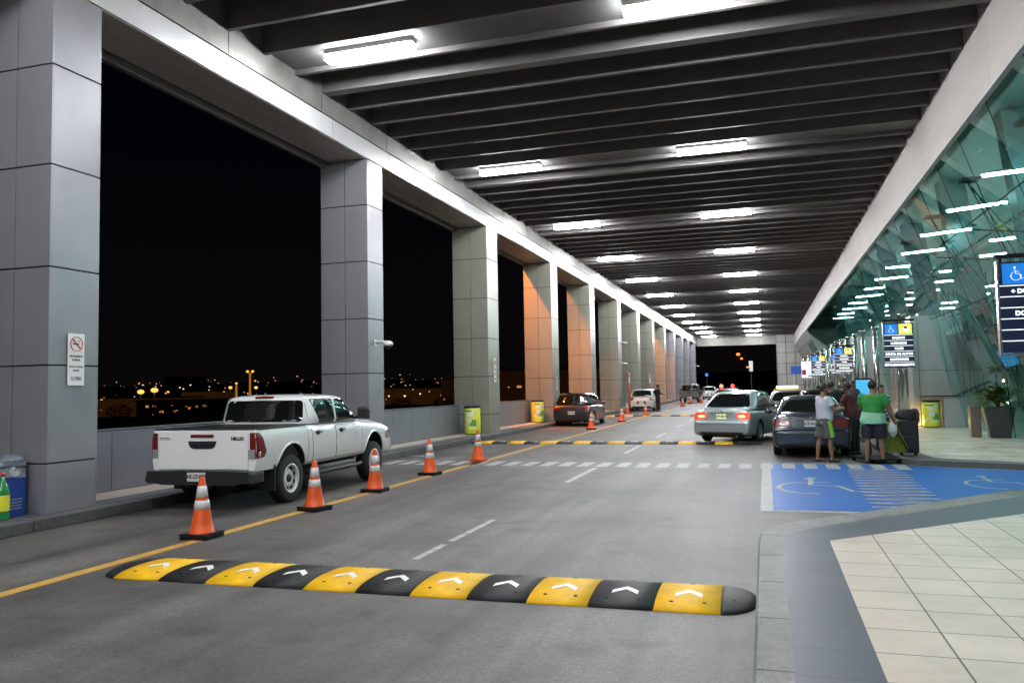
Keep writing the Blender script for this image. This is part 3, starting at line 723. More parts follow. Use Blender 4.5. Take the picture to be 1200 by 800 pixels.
def wheel(parent, x, y, R=0.32, wd=0.2, side=1, style='alloy', rimr=0.62, rimmat=None):
    o = thing('wheel', None, None, (x, y, R)); o.parent = parent
    t = MB(); h = wd / 2; r0 = R * rimr
    t.lathe([(r0, -h * .9), (R * .9, -h), (R * .975, -h * .8), (R, -h * .55), (R, h * .55), (R * .975, h * .8), (R * .9, h), (r0, h * .9)], M_rubber, seg=40, axis='X', caps=False)
    for k in (-.3, 0, .3): t.lathe([(R + .001, h * k - .006), (R + .001, h * k + .006)], M_groove, seg=40, axis='X', caps=False)
    t.build('tyre', o)
    s = side; m = rimmat or M_alloy
    rb_ = MB()
    rb_.lathe([(r0, -h * .85 * s), (r0 * .97, h * .80 * s), (r0 * 1.01, h * .93 * s), (r0 * .90, h * .90 * s), (r0 * .86, h * .55 * s), (r0 * .84, -h * .2 * s)], m, seg=36, axis='X', caps=False)
    rb_.lathe([(0.001, -h * .25 * s), (r0 * .86, -h * .2 * s)], M_wellmat, seg=24, axis='X', caps=False)
    if style == 'alloy':
        rb_.lathe([(0.001, h * .62 * s), (r0 * .2, h * .60 * s), (r0 * .24, h * .3 * s)], m, seg=20, axis='X', caps=False)
        for k in range(10):
            a = 2 * pi * k / 10; c_, s_ = cos(a), sin(a); p = []
            for (rr, ww, xx) in ((r0 * .15, .022, h * .5), (r0 * .89, .030, h * .72)):
                p.append([(xx * s, rr * c_ - ww * s_ * q, rr * s_ + ww * c_ * q) for q in (-1, 1)])
            rb_.extr([p[0][0], p[0][1], p[1][1], p[1][0]], (-.03 * s, 0, 0), m)
    else:   # pressed steel wheel with oval holes
        rb_.lathe([(r0 * .28, h * .50 * s), (r0 * .42, h * .62 * s), (r0 * .58, h * .52 * s), (r0 * .84, h * .20 * s)], m, seg=36, axis='X', caps=False)
        rb_.lathe([(0.001, h * .75 * s), (r0 * .16, h * .74 * s), (r0 * .26, h * .62 * s), (r0 * .29, h * .45 * s)], M_black, seg=24, axis='X', caps=False)
        for k in range(8):
            a = 2 * pi * (k + .5) / 8; c = (h * .40 * s, r0 * .70 * cos(a), r0 * .70 * sin(a))
            pts = [(c[0] + .018 * s, c[1] + .030 * cos(q) * abs(cos(a)) + .036 * sin(q) * -sin(a) + .0 , c[2] + .030 * cos(q) * sin(a) * (1 if cos(a) >= 0 else -1) + .036 * sin(q) * cos(a)) for q in [2 * pi * t / 10 for t in range(10)]]
            pts = [(c[0] + .018 * s, c[1] + .024 * cos(q) * cos(a) - .034 * sin(q) * sin(a), c[2] + .024 * cos(q) * sin(a) + .034 * sin(q) * cos(a)) for q in [2 * pi * t / 12 for t in range(12)]]
            rb_.extr(pts, (.004 * s, 0, 0), M_wellmat)
    rb_.build('rim', o)
    return o
def greenhouse(prof, m, nb=0.03):
    """prof: dict with belt z, roof z, y of glass bases and roof ends, half widths; returns mesh and poly helper"""
    zb, zr = prof['zb'], prof['zr']; yr0, yr1, yf1, yf0 = prof['y']; wb, wr = prof['wb'], prof['wr']; crown = prof.get('crown', .05)
    bm = bmesh.new(); lv = []
    for t in (0, .25, .5, .75, .93, 1.0):
        z = zb + (zr - zb) * t; tt = t ** 1.15
        ww = wb + (wr - wb) * tt - (0.03 if t == 1 else 0); ya = yr0 + (yr1 - yr0) * t ** .95 + (.06 if t == 1 else 0); yb = yf0 + (yf1 - yf0) * t - (.08 if t == 1 else 0)
        bow = .06
        ring = [(-ww, ya + .13), (-ww * .90, ya + .015), (-ww * .5, ya - bow * .6), (0, ya - bow), (ww * .5, ya - bow * .6), (ww * .90, ya + .015), (ww, ya + .13)]
        for u in (.2, .4, .6, .8): ring.append((ww + .012 * sin(pi * u), ya + .13 + (yb - ya - .26) * u))
        ring += [(ww, yb - .13), (ww * .88, yb - .015), (ww * .5, yb + bow), (0, yb + bow * 1.4), (-ww * .5, yb + bow), (-ww * .88, yb - .015), (-ww, yb - .13)]
        for u in (.8, .6, .4, .2): ring.append((-ww - .012 * sin(pi * u), ya + .13 + (yb - ya - .26) * u))
        lv.append([bm.verts.new((x, y, z)) for x, y in ring])
    n_ = len(lv[0])
    for a, b in zip(lv, lv[1:]):
        for k in range(n_): bm.faces.new([a[k], a[(k + 1) % n_], b[(k + 1) % n_], b[k]])
    bm.faces.new(lv[0][::-1])
    # crowned roof
    c1 = [bm.verts.new((v.co.x * .72, (v.co.y - (yr1 + yf1) / 2) * .80 + (yr1 + yf1) / 2, zr + crown * .75)) for v in lv[-1]]
    for k in range(n_): bm.faces.new([lv[-1][k], lv[-1][(k + 1) % n_], c1[(k + 1) % n_], c1[k]])
    c2 = [bm.verts.new((v.co.x * .35, (v.co.y - (yr1 + yf1) / 2) * .40 + (yr1 + yf1) / 2, zr + crown)) for v in lv[-1]]
    for k in range(n_): bm.faces.new([c1[k], c1[(k + 1) % n_], c2[(k + 1) % n_], c2[k]])
    bm.faces.new(c2); bmesh.ops.recalc_face_normals(bm, faces=bm.faces)
    me = bpy.data.meshes.new('tmp'); bm.to_mesh(me); bm.free(); me.materials.append(m)
    o = bpy.data.objects.new('tmp', me); COL.objects.link(o); s = o.modifiers.new('s', 'SUBSURF'); s.levels = 1; s.render_levels = 1
    me2 = eval_mesh(o); bpy.data.objects.remove(o); return me2

def sedan(name, label, cat, loc, rz, P, style, L=4.45, W=1.72, H=1.45, lit=False, plate_m=None, plate_txt='', R=0.31, wheelstyle='alloy', group=None, rear_only=False, trim_paint=None, beacon=False, taxi=False):
    """style: 'sedan' or 'hatch'. origin on the ground at the car's middle, facing +Y."""
    t = thing(name, label, cat, loc, rz, group); hl, hw = L / 2, W / 2
    rw_y, fw_y = -hl + (0.95 if style == 'sedan' else .78), hl - 0.86
    if style == 'sedan':
        zt = 0.985; st = [(-hl, hw * .88, .32, .56, .58), (-hl + .02, hw * .93, .25, .61, .635), (-hl + .085, hw * .955, .22, .63, .655), (-hl + .10, hw * .955, .22, .86, .92), (-hl + .15, hw * .965, .21, .90, zt), (-hl + .26, hw * .985, .20, .91, zt + .02), (-hl + .65, hw, .19, .91, zt + .02), (-hl + 1.3, hw, .18, .90, zt), (0, hw, .18, .88, .95), (hl - 1.45, hw, .18, .86, .93), (hl - 1.15, hw * .995, .18, .84, .92), (hl - .7, hw * .98, .18, .78, .86), (hl - .25, hw * .92, .20, .66, .76), (hl - .06, hw * .84, .22, .56, .66), (hl, hw * .76, .27, .46, .52)]
        gh = dict(zb=.90, zr=H - .04, y=(-hl + .40, -hl + 1.25, .38, hl - 1.20), wb=hw - .05, wr=hw - .29, crown=.045)
    else:
        st = [(-hl, hw * .86, .34, .60, .62), (-hl + .03, hw * .93, .25, .72, .76), (-hl + .09, hw * .965, .22, .87, .93), (-hl + .22, hw * .985, .20, .90, .95), (-hl + .7, hw, .19, .91, .96), (-hl + 1.3, hw, .18, .90, .96), (0, hw, .18, .89, .95), (hl - 1.4, hw, .18, .87, .95), (hl - 1.1, hw * .995, .18, .85, .94), (hl - .7, hw * .98, .18, .79, .88), (hl - .25, hw * .92, .20, .68, .78), (hl - .06, hw * .84, .22, .56, .66), (hl, hw * .76, .27, .46, .52)]
        gh = dict(zb=.90, zr=H - .045, y=(-hl + .13, -hl + .52, .25, hl - 1.10), wb=hw - .045, wr=hw - .215)
    xw = hw - .10
    cuts = [dict(r=R + .055, d=.34, x=s * (hw - .10), y=yy, z=R + .01) for s in (-1, 1) for yy in (rw_y, fw_y)]
    body = loft_body(st, P, cuts=cuts); cab = greenhouse(gh, P)
    mesh_obj('body', body, t); mesh_obj('roof_and_pillars', cab, t, 50)
    bv = bvh_of([body, cab]); bb = bvh_of([body]); cb = bvh_of([cab])
    zb, zr = gh['zb'] + .045, gh['zr'] - .035; y0, y1, y2, y3 = gh['y']
    def ye(z, a, b): u = (z - gh['zb']) / (gh['zr'] - gh['zb']); return a + (b - a) * u
    # rear and front glass
    wbo, wro = gh['wb'] - .15, gh['wr'] - .10
    zlo = zb + (.09 if style == 'sedan' else .06)
    decal(cb, [(-wbo, zlo), (wbo, zlo), (wro, zr - .015), (-wro, zr - .015)], 0, M_carglass, off=.005, rnd=.09, rings=5).build('rear_window', t)
    decal(cb, [(-wbo, zb + .02), (wbo, zb + .02), (wro, zr - .01), (-wro, zr - .01)], pi, M_carglass, off=.005, rnd=.06, rings=5).build('windscreen', t)
    for s in (1, -1):
        yaw = pi / 2 * s; ym = -0.06
        za = zb + .01; rpil = .30 if style == 'sedan' else .22
        def P2(y, z): return (s * y, z)
        rear = [P2(ye(za, y0, y1) + rpil + .10, za), P2(ym - .03, za), P2(ym - .03, zr - .01), P2(ye(zr, y0, y1) + rpil - .06, zr - .01)]
        if style == 'sedan': rear.insert(3, P2(ye(zr, y0, y1) + rpil + .06, zr - .005))
        frnt = [P2(ym + .04, za), P2(ye(za, y3, y2) - .10, za), P2(ye(zr, y3, y2) - .12, zr - .01), P2(ym + .04, zr - .01)]
        for q in (rear, frnt):
            if s < 0: q.reverse()
            decal(cb, q, yaw, M_carglass, off=.004, rnd=.05).build('side_window', t)
        # doors
        zsl = .30
        for (a, b, hy) in ((rw_y + .36, ym, ym - .15), (ym + .012, fw_y - .42, fw_y - 1.05 + .5 * 0)):
            hy = b - .18 if b == ym else a + .12
            hy = a + .14
            poly = [P2(a + (.10 if a < -.3 else 0), zsl), P2(b - (0.0), zsl), P2(b, gh['zb'] + .0), P2(a, gh['zb'] + .0)]
            if a < -.3: poly = [P2(a + .16, zsl), P2(b, zsl), P2(b, gh['zb']), P2(a, gh['zb']), P2(a, .62)]
            if s < 0: poly.reverse()
            dr = decal(bb, poly, yaw, P, off=.0035, rnd=.03, rings=5).build('door', t)
            sm = MB(); q = poly + [poly[0]]; seam(bb, q, yaw, sm, .0045); sm.build('gap', dr)
            hm = MB(); c = [P2(hy, .80), P2(hy + .16, .80)]; d_ = Vector((-sin(yaw), cos(yaw), 0)); pts = []
            for (u, z) in (c[0], c[1]):
                o = Vector((cos(yaw) * u, sin(yaw) * u, z)) - d_ * 6; h, _, _, _ = bb.ray_cast(o, d_)
                pts.append((h if h else Vector((s * hw, u * s, z))))
            A, B = pts; off = -d_ * .03
            hm.tube([A, A + off, A.lerp(B, .5) + off * 1.3, B + off, B], .014, trim_paint or P, 6); hm.build('handle', dr)
        # mirror
        mm = MB(); mx, my, mz = s * (hw - .02), fw_y - .72, .98
        mm.tube([(mx - s * .10, my, mz - .05), (mx + s * .05, my - .02, mz - .02)], .02, M_black, 6); mm.ball((mx + s * .12, my - .02, mz), .10, P if not rear_only else M_black, 12, (1.1, .6, .72)); mm.build('mirror', t)
        # wrap-round lights
        tl = MB(); m_ = M_redlit if lit else M_redlens
        if style == 'sedan':
            poly = [(.10, .72), (.40, .69), (.46, .80), (.40, .90), (.12, .885)]
        else: poly = [(.16, .74), (.36, .72), (.40, .84), (.30, .93), (.18, .93)]
        yw = s * radians(38); cx, cyy = s * (hw - .30), -hl + .10
        if s < 0: poly = [(-u, z) for u, z in poly][::-1]
        sh = [(u - s * .22, z) for u, z in poly]
        decal(bb, sh, yw, m_, off=.010, rnd=.04, org=(cx, cyy), mb=tl); lt = tl.build('tail_light', t)
        if lit:
            sh2 = [(( u - s * .26) * .5, .775 + (z - .775) * .42) for u, z in poly]
            decal(bb, sh2, yw, M_redhot, off=.016, rnd=.02, org=(cx, cyy)).build('brake_lamp', lt)
        hd = MB(); poly = [(-.16, .58), (.17, .55), (.20, .66), (-.12, .70)]
        yw2 = pi - s * radians(35)
        if s > 0: poly = [(-u, z) for u, z in poly][::-1]
        decal(bb, poly, yw2, M_clearlens, off=.006, rnd=.03, org=(s * (hw - .22), hl - .2), mb=hd); hd.build('headlight', t)
    # trunk / hatch seams, plate, bumper trim
    tg = MB(); tw = hw - .34
    if style == 'sedan':
        seam(bb, [(-tw, .93), (-tw + .03, .68), (tw - .03, .68), (tw, .93)], 0, tg, .005)
    else:
        seam(bb, [(-tw - .08, .92), (-tw + .02, .52), (tw - .02, .52), (tw + .08, .92)], 0, tg, .005)
    tg.build('boot_gap', t)
    sm = MB(); seam(bb, [(-hw + .05, .56), (hw - .05, .56)], 0, sm, .0045); sm.build('bumper_gap', t)
    decal(bb, [(-hw * .80, .22), (hw * .80, .22), (hw * .72, .335), (-hw * .72, .335)], 0, M_black, off=.010, rnd=.03).build('rear_valance', t)
    zp = .79 if style == 'sedan' else .60
    decal(bb, [(-.30, zp - .085), (.30, zp - .085), (.30, zp + .085), (-.30, zp + .085)], 0, M_black if style != 'sedan' else P, off=.002, rnd=.04).build('plate_recess', t)
    d0 = Vector((0, 1, 0)); h, _, _, _ = bb.ray_cast(Vector((0, -8, zp - .01)), d0); yp = (h.y if h else -hl) - .016
    pm = plate_m or M_plate
    pb = MB(); pb.box((-.155, yp, zp - .082), (.155, yp + .012, zp + .062), pm, bevel=.004); pbo = pb.build('number_plate', t)
    if plate_txt: text_mb('lettering', plate_txt, .085, M_ink, pbo, (0, yp - .0015, zp - .01), FACE_CAM, bold=.002)
    cm = MB(); cm.box((-.33, yp - .006, zp + .085), (.33, yp + .03, zp + .110), M_chrome if style == 'sedan' else P, bevel=.006); cm.build('plate_garnish', t)
    em = MB(); h, _, _, _ = bb.ray_cast(Vector((0, -8, .91)), d0); ye_ = (h.y if h else -hl)
    em.lathe([(.032, -.006), (.03, -.016), (.02, -.02)], M_chrome, c=(0, ye_, .915 if style == 'sedan' else .86), seg=14, axis='Y'); em.build('badge', t)
    for s in (-1, 1):
        for yy in (rw_y, fw_y): wheel(t, s * (hw - .115), yy, R, .20, s, wheelstyle)
    un = MB(); un.box((-hw + .30, -hl + .25, .17), (hw - .30, hl - .3, .26), M_wellmat); un.tube([(hw - .42, -hl + .02, .22), (hw - .42, -hl + .5, .22)], .028, M_steel, 10); un.build('underbody', t)
    an = MB(); an.tube([(0, y1 + .25, H), (0, y1 + .10, H + .16)], .006, M_black, 5); an.build('antenna', t)
    if taxi:
        MB().box((-.52, -.25, H + .005), (.52, .25, H + .05), mat('taxi_yellow', (.75, .55, .03), .4), bevel=.01).build('roof_band', t)
        MB().box((-.42, -.12, H + .052), (.42, .12, H + .17), mat('taxi_sign', (.85, .85, .82), .4, emit=(1, 1, .92), estr=1.6), bevel=.015).build('roof_sign', t)
    if beacon:
        b_ = MB(); b_.box((-.5, -.1, H + .01), (.5, .12, H + .05), M_black); b_.build('light_bar', t)
        for s, e in ((-.32, 14), (.22, 5)): MB().ball((s, 0, H + .12), .085, mat('red_beacon%d' % e, (.6, .02, .02), .3, emit=(1, .05, .03), estr=e), 12).build('beacon', t)
    return t

P_silver = paint('silver_green_paint', (0.37, 0.425, 0.435), .33, .35, dirt=.04)
P_dark = paint('dark_blue_grey_paint', (0.035, 0.050, 0.066), .24, .35)
P_blk = paint('black_paint', (0.005, 0.005, 0.006), .30)
P_wht = paint('white_paint', (0.66, 0.66, 0.64), .30)
P_grey = paint('grey_paint', (0.10, 0.10, 0.105), .3, .4)
P_slv2 = paint('plain_silver_paint', (0.42, 0.43, 0.44), .3, .6)

sedan('parked_car', 'silver green sedan with lit red tail lights standing over the second speed bump', 'car', (-0.62, 26.25, 0), radians(-17), P_silver, 'sedan', L=4.5, W=1.76, H=1.51, lit=True, plate_m=M_platelit, plate_txt='ATP-80-92')
sedan('parked_car', 'dark blue grey sedan standing beside the blue bay with men behind its boot', 'car', (1.02, 21.78, 0), radians(-1), P_dark, 'sedan', L=4.5, W=1.74, H=1.40, plate_txt='BCE-42-17')
sedan('parked_car', 'black hatchback parked at the left kerb beside the second yellow bin', 'car', (-8.10, 36.1, 0), radians(0.5), P_blk, 'hatch', L=4.0, W=1.74, H=1.48, lit=False, plate_txt='AKD-54-21', R=.31)
sedan('parked_car', 'white crossover car at the left kerb beside the guard in black', 'car', (-7.95, 56.0, 0), 0, P_wht, 'hatch', L=4.2, W=1.74, H=1.50, plate_txt='', R=.33)
sedan('parked_car', 'black hatchback ahead of the dark sedan, mostly hidden by the travellers', 'car', (1.75, 27.4, 0), radians(-2), P_blk, 'hatch', L=4.0, W=1.72, H=1.52)
sedan('parked_car', 'dark taxi with yellow roof band and white roof sign beyond the sedans', 'taxi', (0.85, 34.5, 0), 0, P_grey, 'sedan', L=4.4, W=1.7, H=1.44, taxi=True)
sedan('parked_car', 'grey car with a red flashing beacon on its roof beyond the silver sedan', 'car', (-1.75, 41.0, 0), 0, P_grey, 'sedan', L=4.4, W=1.7, H=1.50, beacon=True)
sedan('parked_car', 'small silver car parked far away past the dark pickup', 'car', (-6.2, 96, 0), radians(4), P_slv2, 'hatch', L=4.1, W=1.7, H=1.5)

# ---------------------------------------------------------------- pickup
def pickup(label, loc, rz, P, steel=True, detail=True, H=1.80, lift=0.0, zs=1.0):
    t = thing('pickup_truck', label, 'pickup truck', loc, rz); L, hw = 5.30, .915; hl = L / 2
    R = .378; rw_y, fw_y = -hl + 1.10, -hl + 1.10 + 3.085
    zf = 0.50 # sill
    # cab + bonnet lower body
    yc = -hl + 1.62      # back of the cab
    st = [(yc, hw * .985, .50, 1.06, 1.12), (yc + .03, hw * .99, .49, 1.08, 1.14), (yc + .25, hw, .48, 1.09, 1.14), (0.2, hw, .48, 1.09, 1.14), (fw_y - .75, hw, .48, 1.08, 1.14), (fw_y - .35, hw * .995, .48, 1.04, 1.15), (fw_y, hw * .99, .50, 1.00, 1.12), (fw_y + .38, hw * .975, .46, 1.00, 1.09), (hl - .22, hw * .93, .42, .93, 1.03), (hl - .05, hw * .86, .40, .84, .94), (hl, hw * .78, .44, .70, .78)]
    cuts = [dict(r=.455, d=.46, x=s * (hw - .08), y=fw_y, z=.42) for s in (-1, 1)]
    body = loft_body(st, P, cuts=cuts)
    # bed: box with rounded sides, cavity and wheel arches
    yb0 = -hl + .10; yb1 = yc - .025
    bm = bmesh.new(); ringp = [(.45, .52), (.80, .52), (.875, .545), (.905, .66), (.915, .86), (.905, 1.00), (.885, 1.085), (.865, 1.10), (.80, 1.10), (.40, 1.10)]
    pts = ringp + [(-x, z) for x, z in ringp[::-1]]; R_ = []
    for yy, sc in ((yb0, .985), (yb0 + .04, .995), (yb0 + .4, 1), (yb1 - .04, 1), (yb1, .995)):
        R_.append([bm.verts.new((x * sc, yy, z)) for x, z in pts])
    n_ = len(pts)
    for a, b in zip(R_, R_[1:]):
        for k in range(n_): bm.faces.new([a[k], a[(k + 1) % n_], b[(k + 1) % n_], b[k]])
    bm.faces.new(R_[0][::-1]); bm.faces.new(R_[-1]); bmesh.ops.recalc_face_normals(bm, faces=bm.faces)
    me = bpy.data.meshes.new('tmp'); bm.to_mesh(me); bm.free(); me.materials.append(P)
    o = bpy.data.objects.new('tmp', me); COL.objects.link(o); tmp = []
    M_liner = mat('bed_liner', (.03, .03, .032), .7)
    cl = [MB().box((-.80, yb0 - .5 + .54, .66), (.80, yb1 - .07, 1.4), M_liner).build('cut')]
    for s in (-1, 1): cl.append(MB().lathe([(.465, -.24), (.465, .24)], M_wellmat, c=(s * (hw - .08), rw_y, .40), seg=44, axis='X', smooth=False).build('cut'))
    for co in cl:
        b = o.modifiers.new('b', 'BOOLEAN'); b.operation = 'DIFFERENCE'; b.object = co; b.solver = 'EXACT'; b.material_mode = 'TRANSFER'
    bed = eval_mesh(o); bpy.data.objects.remove(o)
    for co in cl: bpy.data.objects.remove(co)
    mesh_obj('body', body, t); mesh_obj('cargo_bed', bed, t, 32)
    gh = dict(zb=1.05, zr=H - .045, y=(yc + .02, yc + .15, yc + 1.40, yc + 2.14), wb=hw - .03, wr=hw - .095, crown=.04)
    cab = greenhouse(gh, P); mesh_obj('cab_roof', cab, t, 50)
    bb, cb, db = bvh_of([body]), bvh_of([cab]), bvh_of([bed])
    zb, zr = 1.14, H - .09
    y0, y1, y2, y3 = gh['y']
    def ye(z, a, b): u = (z - gh['zb']) / (gh['zr'] - gh['zb']); return a + (b - a) * u
    decal(cb, [(-.75, zb + .01), (.75, zb + .01), (.71, zr - .01), (-.71, zr - .01)], 0, M_carglass, off=.005, rnd=.07, rings=5).build('rear_window', t)
    decal(cb, [(-.74, zb), (.74, zb), (.60, zr), (-.60, zr)], pi, M_carglass, off=.005, rnd=.06, rings=5).build('windscreen', t)
    MB().box((-.17, y1 - .04, H - .068), (.17, y1 + .02, H - .035), M_redlens, bevel=.008).build('high_brake_light', t)
    ym = yc + .99
    for s in (1, -1):
        yaw = pi / 2 * s
        def P2(y, z): return (s * y, z)
        rear = [P2(yc + .42, zb - .02), P2(ym - .05, zb - .02), P2(ym - .07, zr), P2(yc + .22, zr), P2(yc + .25, zr - .08)]
        frnt = [P2(ym + .03, zb - .02), P2(ye(zb, y3, y2) - .20, zb), P2(ye(zr, y3, y2) - .16, zr), P2(ym + .00, zr)]
        for q in (rear, frnt):
            q = q if s > 0 else q[::-1]
            wn = decal(cb, q, yaw, M_carglass, off=.004, rnd=.05, rings=5).build('side_window', t)
        sm = MB(); seam(cb, [P2(yc + .66, zb), P2(yc + .62, zr)], yaw, sm, .006, M_black, .006); sm.build('window_bar', wn)
        for (a, b) in ((yc + .13, ym - .03), (ym - .02 + .0, fw_y - .56)):
            poly = [P2(a, .56), P2(b, .56), P2(b, 1.10), P2(a, 1.10)]
            if a < ym - .5: poly = [P2(a + .03, .56), P2(b, .56), P2(b, 1.10), P2(a, 1.10)]
            if s < 0: poly.reverse()
            dr = decal(bb, poly, yaw, P, off=.003, rnd=.03, rings=5).build('door', t)
            sm = MB(); seam(bb, poly + [poly[0]], yaw, sm, .005); sm.build('gap', dr)
            u0 = a + .10; hm = MB(); d_ = Vector((-sin(yaw), cos(yaw), 0))
            h, _, _, _ = bb.ray_cast(Vector((cos(yaw) * s * u0, sin(yaw) * s * u0, .97)) - d_ * 6, d_)
            X = h.x if h else s * hw
            hm.ball((X + s * .004, u0 + .10, .975), .05, M_black, 12, (.35, 1.5, .75)); hm.tube([(X + s * .01, u0, .985), (X + s * .04, u0 + .04, .985), (X + s * .04, u0 + .17, .985), (X + s * .01, u0 + .20, .985)], .013, M_black, 6); hm.build('handle', dr)
        # cab side door frame line above belt
        sm = MB(); seam(cb, [P2(yc + .13, 1.13), P2(yc + .17, H - .09), P2(ye(H - .07, y3, y2) - .12, H - .065), P2(ye(1.2, y3, y2) - .08, 1.18)], yaw, sm, .004); sm.build('door_frame_gap', t)
        # tail light at the bed corner
        poly = [(.0, .72), (.22, .73), (.27, .80), (.17, 1.00), (.09, 1.065), (.0, 1.065)]
        # side part
        q = [(s * (yb0 + .005 + u * .9), z) for u, z in poly]
        if s < 0: q = q[::-1]
        lt = MB(); decal(db, q, yaw, M_redlens, off=.010, rnd=.03, mb=lt, skirt=.03); 
        q2 = [(s * .80, .72), (s * .900, .72), (s * .892, 1.065), (s * .80, 1.065)]
        if s < 0: q2 = q2[::-1]
        decal(db, q2, 0, M_redlens, off=.012, rnd=.015, mb=lt, skirt=.03); lo = lt.build('tail_light', t)
        cl_ = MB(); cl_.ball((s * .905, yb0 + .075, .775), .052, M_clearlens, 12, (.35, .9, 1.0)); cl_.box((s * .80 - .02, yb0 - .016, .72), (s * .80 + .085 if s > 0 else s * .80 + .02, yb0 - .010, .84), M_clearlens) if s > 0 else cl_.box((-.885, yb0 - .016, .72), (-.79, yb0 - .010, .84), M_clearlens)
        cl_.build('reversing_lens', lo)
        # wheel arch flares lip
        for (bvh, yy, zc, rr) in ((db, rw_y, .40, .475), (bb, fw_y, .42, .465)):
            pts = []; fl = MB()
            for k in range(0, 25):
                a = radians(-14 + (208) * k / 24); u, z = yy + rr * cos(a), zc + rr * sin(a)
                if z < .50: continue
                h, _, _, _ = bvh.ray_cast(Vector((s * 5, u, z)), Vector((-s, 0, 0)))
                if h and abs(h.x) > .7: pts.append((h.x + s * .002, u, z))
            if len(pts) > 3: fl.tube(pts, .016, P, 6); fl.build('arch_lip', t)
        # mirror
        mm = MB(); my = fw_y - .83; mm.tube([(s * .86, my + .03, 1.15), (s * 1.02, my, 1.17)], .028, M_black, 6); mm.box((s * 1.07 - .11, my - .07, 1.13), (s * 1.07 + .11, my + .07, 1.33), M_black, bevel=.045); mm.build('mirror', t)
        # mud flap, side step
        MB().box((s * .62 if s > 0 else -.90, rw_y - .50, .24), (s * .90 if s > 0 else -.62, rw_y - .475, .60), M_black).build('mud_flap', t)
        MB().tube([(s * .84, yc + .05, .38), (s * .86, yc + .15, .36), (s * .86, fw_y - .62, .36), (s * .84, fw_y - .52, .38)], .042, M_black, 10, flat=.7).build('side_step', t)
        hd = MB(); poly = [(-.24, .74), (.20, .72), (.22, .84), (-.22, .92)]; yw2 = pi - s * radians(48)
        if s > 0: poly = [(-u, z) for u, z in poly][::-1]
        decal(bb, poly, yw2, M_clearlens, off=.008, rnd=.03, org=(s * .78, hl - .35), mb=hd); hd.build('headlight', t)
        for yy in (rw_y, fw_y): wheel(t, s * (hw - .135), yy, R, .245, s, 'steel' if steel else 'alloy', .61, M_steelwheel)
    # tailgate
    tgm = MB(); tgm.box((-.775, yb0 - .022, .57), (.775, yb0 + .02, 1.095), P, bevel=.012); tg = tgm.build('tailgate', t)
    c = MB()
    pr_ = [(-.25, .955), (.25, .955), (.215, .875), (.15, .85), (-.15, .85), (-.215, .875)]
    c.extr([(x, yb0 - .024, z) for x, z in pr_[::-1]], (0, -.006, 0), M_black); c.box((-.19, yb0 - .05, .905), (.19, yb0 - .031, .935), M_black, bevel=.006); c.build('handle', tg)
    MB().box((-.20, yb0 - .040, 1.005), (.20, yb0 - .0225, 1.045), M_redlens, bevel=.008).build('brake_light', tg)
    if detail:
        text_mb('lettering', 'TOYOTA', .045, M_ink, tg, (-.66, yb0 - .0235, .985), FACE_CAM, bold=.0015)
        text_mb('lettering', 'HILUX', .058, M_ink, tg, (.60, yb0 - .0235, .985), FACE_CAM, bold=.004, sx=1.25)
    MB().box((-.86, yb0 - .005, 1.104), (.86, yb0 + .06, 1.122), M_black, bevel=.006).box((-.885, yb0 + .061, 1.104), (-.80, yb1, 1.122), M_black, bevel=.006).box((.80, yb0 + .061, 1.104), (.885, yb1, 1.122), M_black, bevel=.006).box((-.80, yb1 - .07, 1.104), (.80, yb1, 1.122), M_black).build('bed_rail_cap', t)
    # step bumper
    bp2 = MB(); sec = [(-.90, .42), (-.86, .555), (-.30, .565), (-.26, .50), (.26, .50), (.30, .565), (.86, .555), (.90, .42), (.60, .375), (-.60, .375)]
    bp2.extr([(x, yb0 - .16, z) for x, z in sec], (0, .17, 0), M_black)
    for s in (-1, 1): bp2.box((s * .90 if s < 0 else .78, yb0 - .145, .39), (-.78 if s < 0 else .90, yb0 + .22, .545), M_black, bevel=.03)
    bp2.box((-.27, yb0 - .12, .40), (.27, yb0 - .0, .56), M_black); bo = bp2.build('rear_bumper', t)
    p_ = MB(); p_.box((-.155, yb0 - .172, .425), (.155, yb0 - .1615, .545), M_plate, bevel=.004); po = p_.build('number_plate', bo)
    if detail: text_mb('lettering', 'XK-27-093', .072, M_ink, po, (0, yb0 - .1735, .487), FACE_CAM, bold=.002)
    un = MB(); un.box((-.42, -hl + .4, .42), (-.34, hl - .4, .54), M_wellmat); un.box((.34, -hl + .4, .42), (.42, hl - .4, .54), M_wellmat); un.box((-.70, yc, .44), (.70, fw_y - .5, .52), M_wellmat)
    un.tube([(-.75, rw_y, .36), (-.15, rw_y, .36)], .05, M_wellmat, 8); un.tube([(.75, rw_y, .36), (.15, rw_y, .36)], .05, M_wellmat, 8); un.ball((0, rw_y, .36), .17, M_wellmat, 12)
    un.box((-.30, rw_y + .35, .40), (.45, rw_y + 1.0, .58), M_wellmat); un.ball((.0, -hl + .75, .56), .30, M_wellmat, 16, (1, 1, .4)); un.build('underbody', t)
    # front grille and bumper
    decal(bb, [(-.45, .62), (.45, .62), (.42, .84), (-.42, .84)], pi, M_black, off=.008).build('grille', t)
    rr_ = MB()
    for s in (-.35, .35): rr_.ball((s, yc + .7, H + .008), .016, M_steel, 8)
    rr_.build('roof_fixings', t)
    for c in kids(t):
        if not c.name.startswith('wheel'): c.location.z += lift; c.scale.z = zs
    return t
P_pick = paint('pickup_white_paint', (0.84, 0.84, 0.83), .24, dirt=.03)
pickup('white double cab pickup parked at the left kerb behind the row of cones', (-8.10, 12.55, 0), radians(2.4), P_pick, H=1.575, lift=-.02, zs=1.10).scale = (.99, .99, .99)
pickup('dark grey pickup parked far down the left kerb', (-6.95, 80.5, 0), 0, P_grey, False, False)
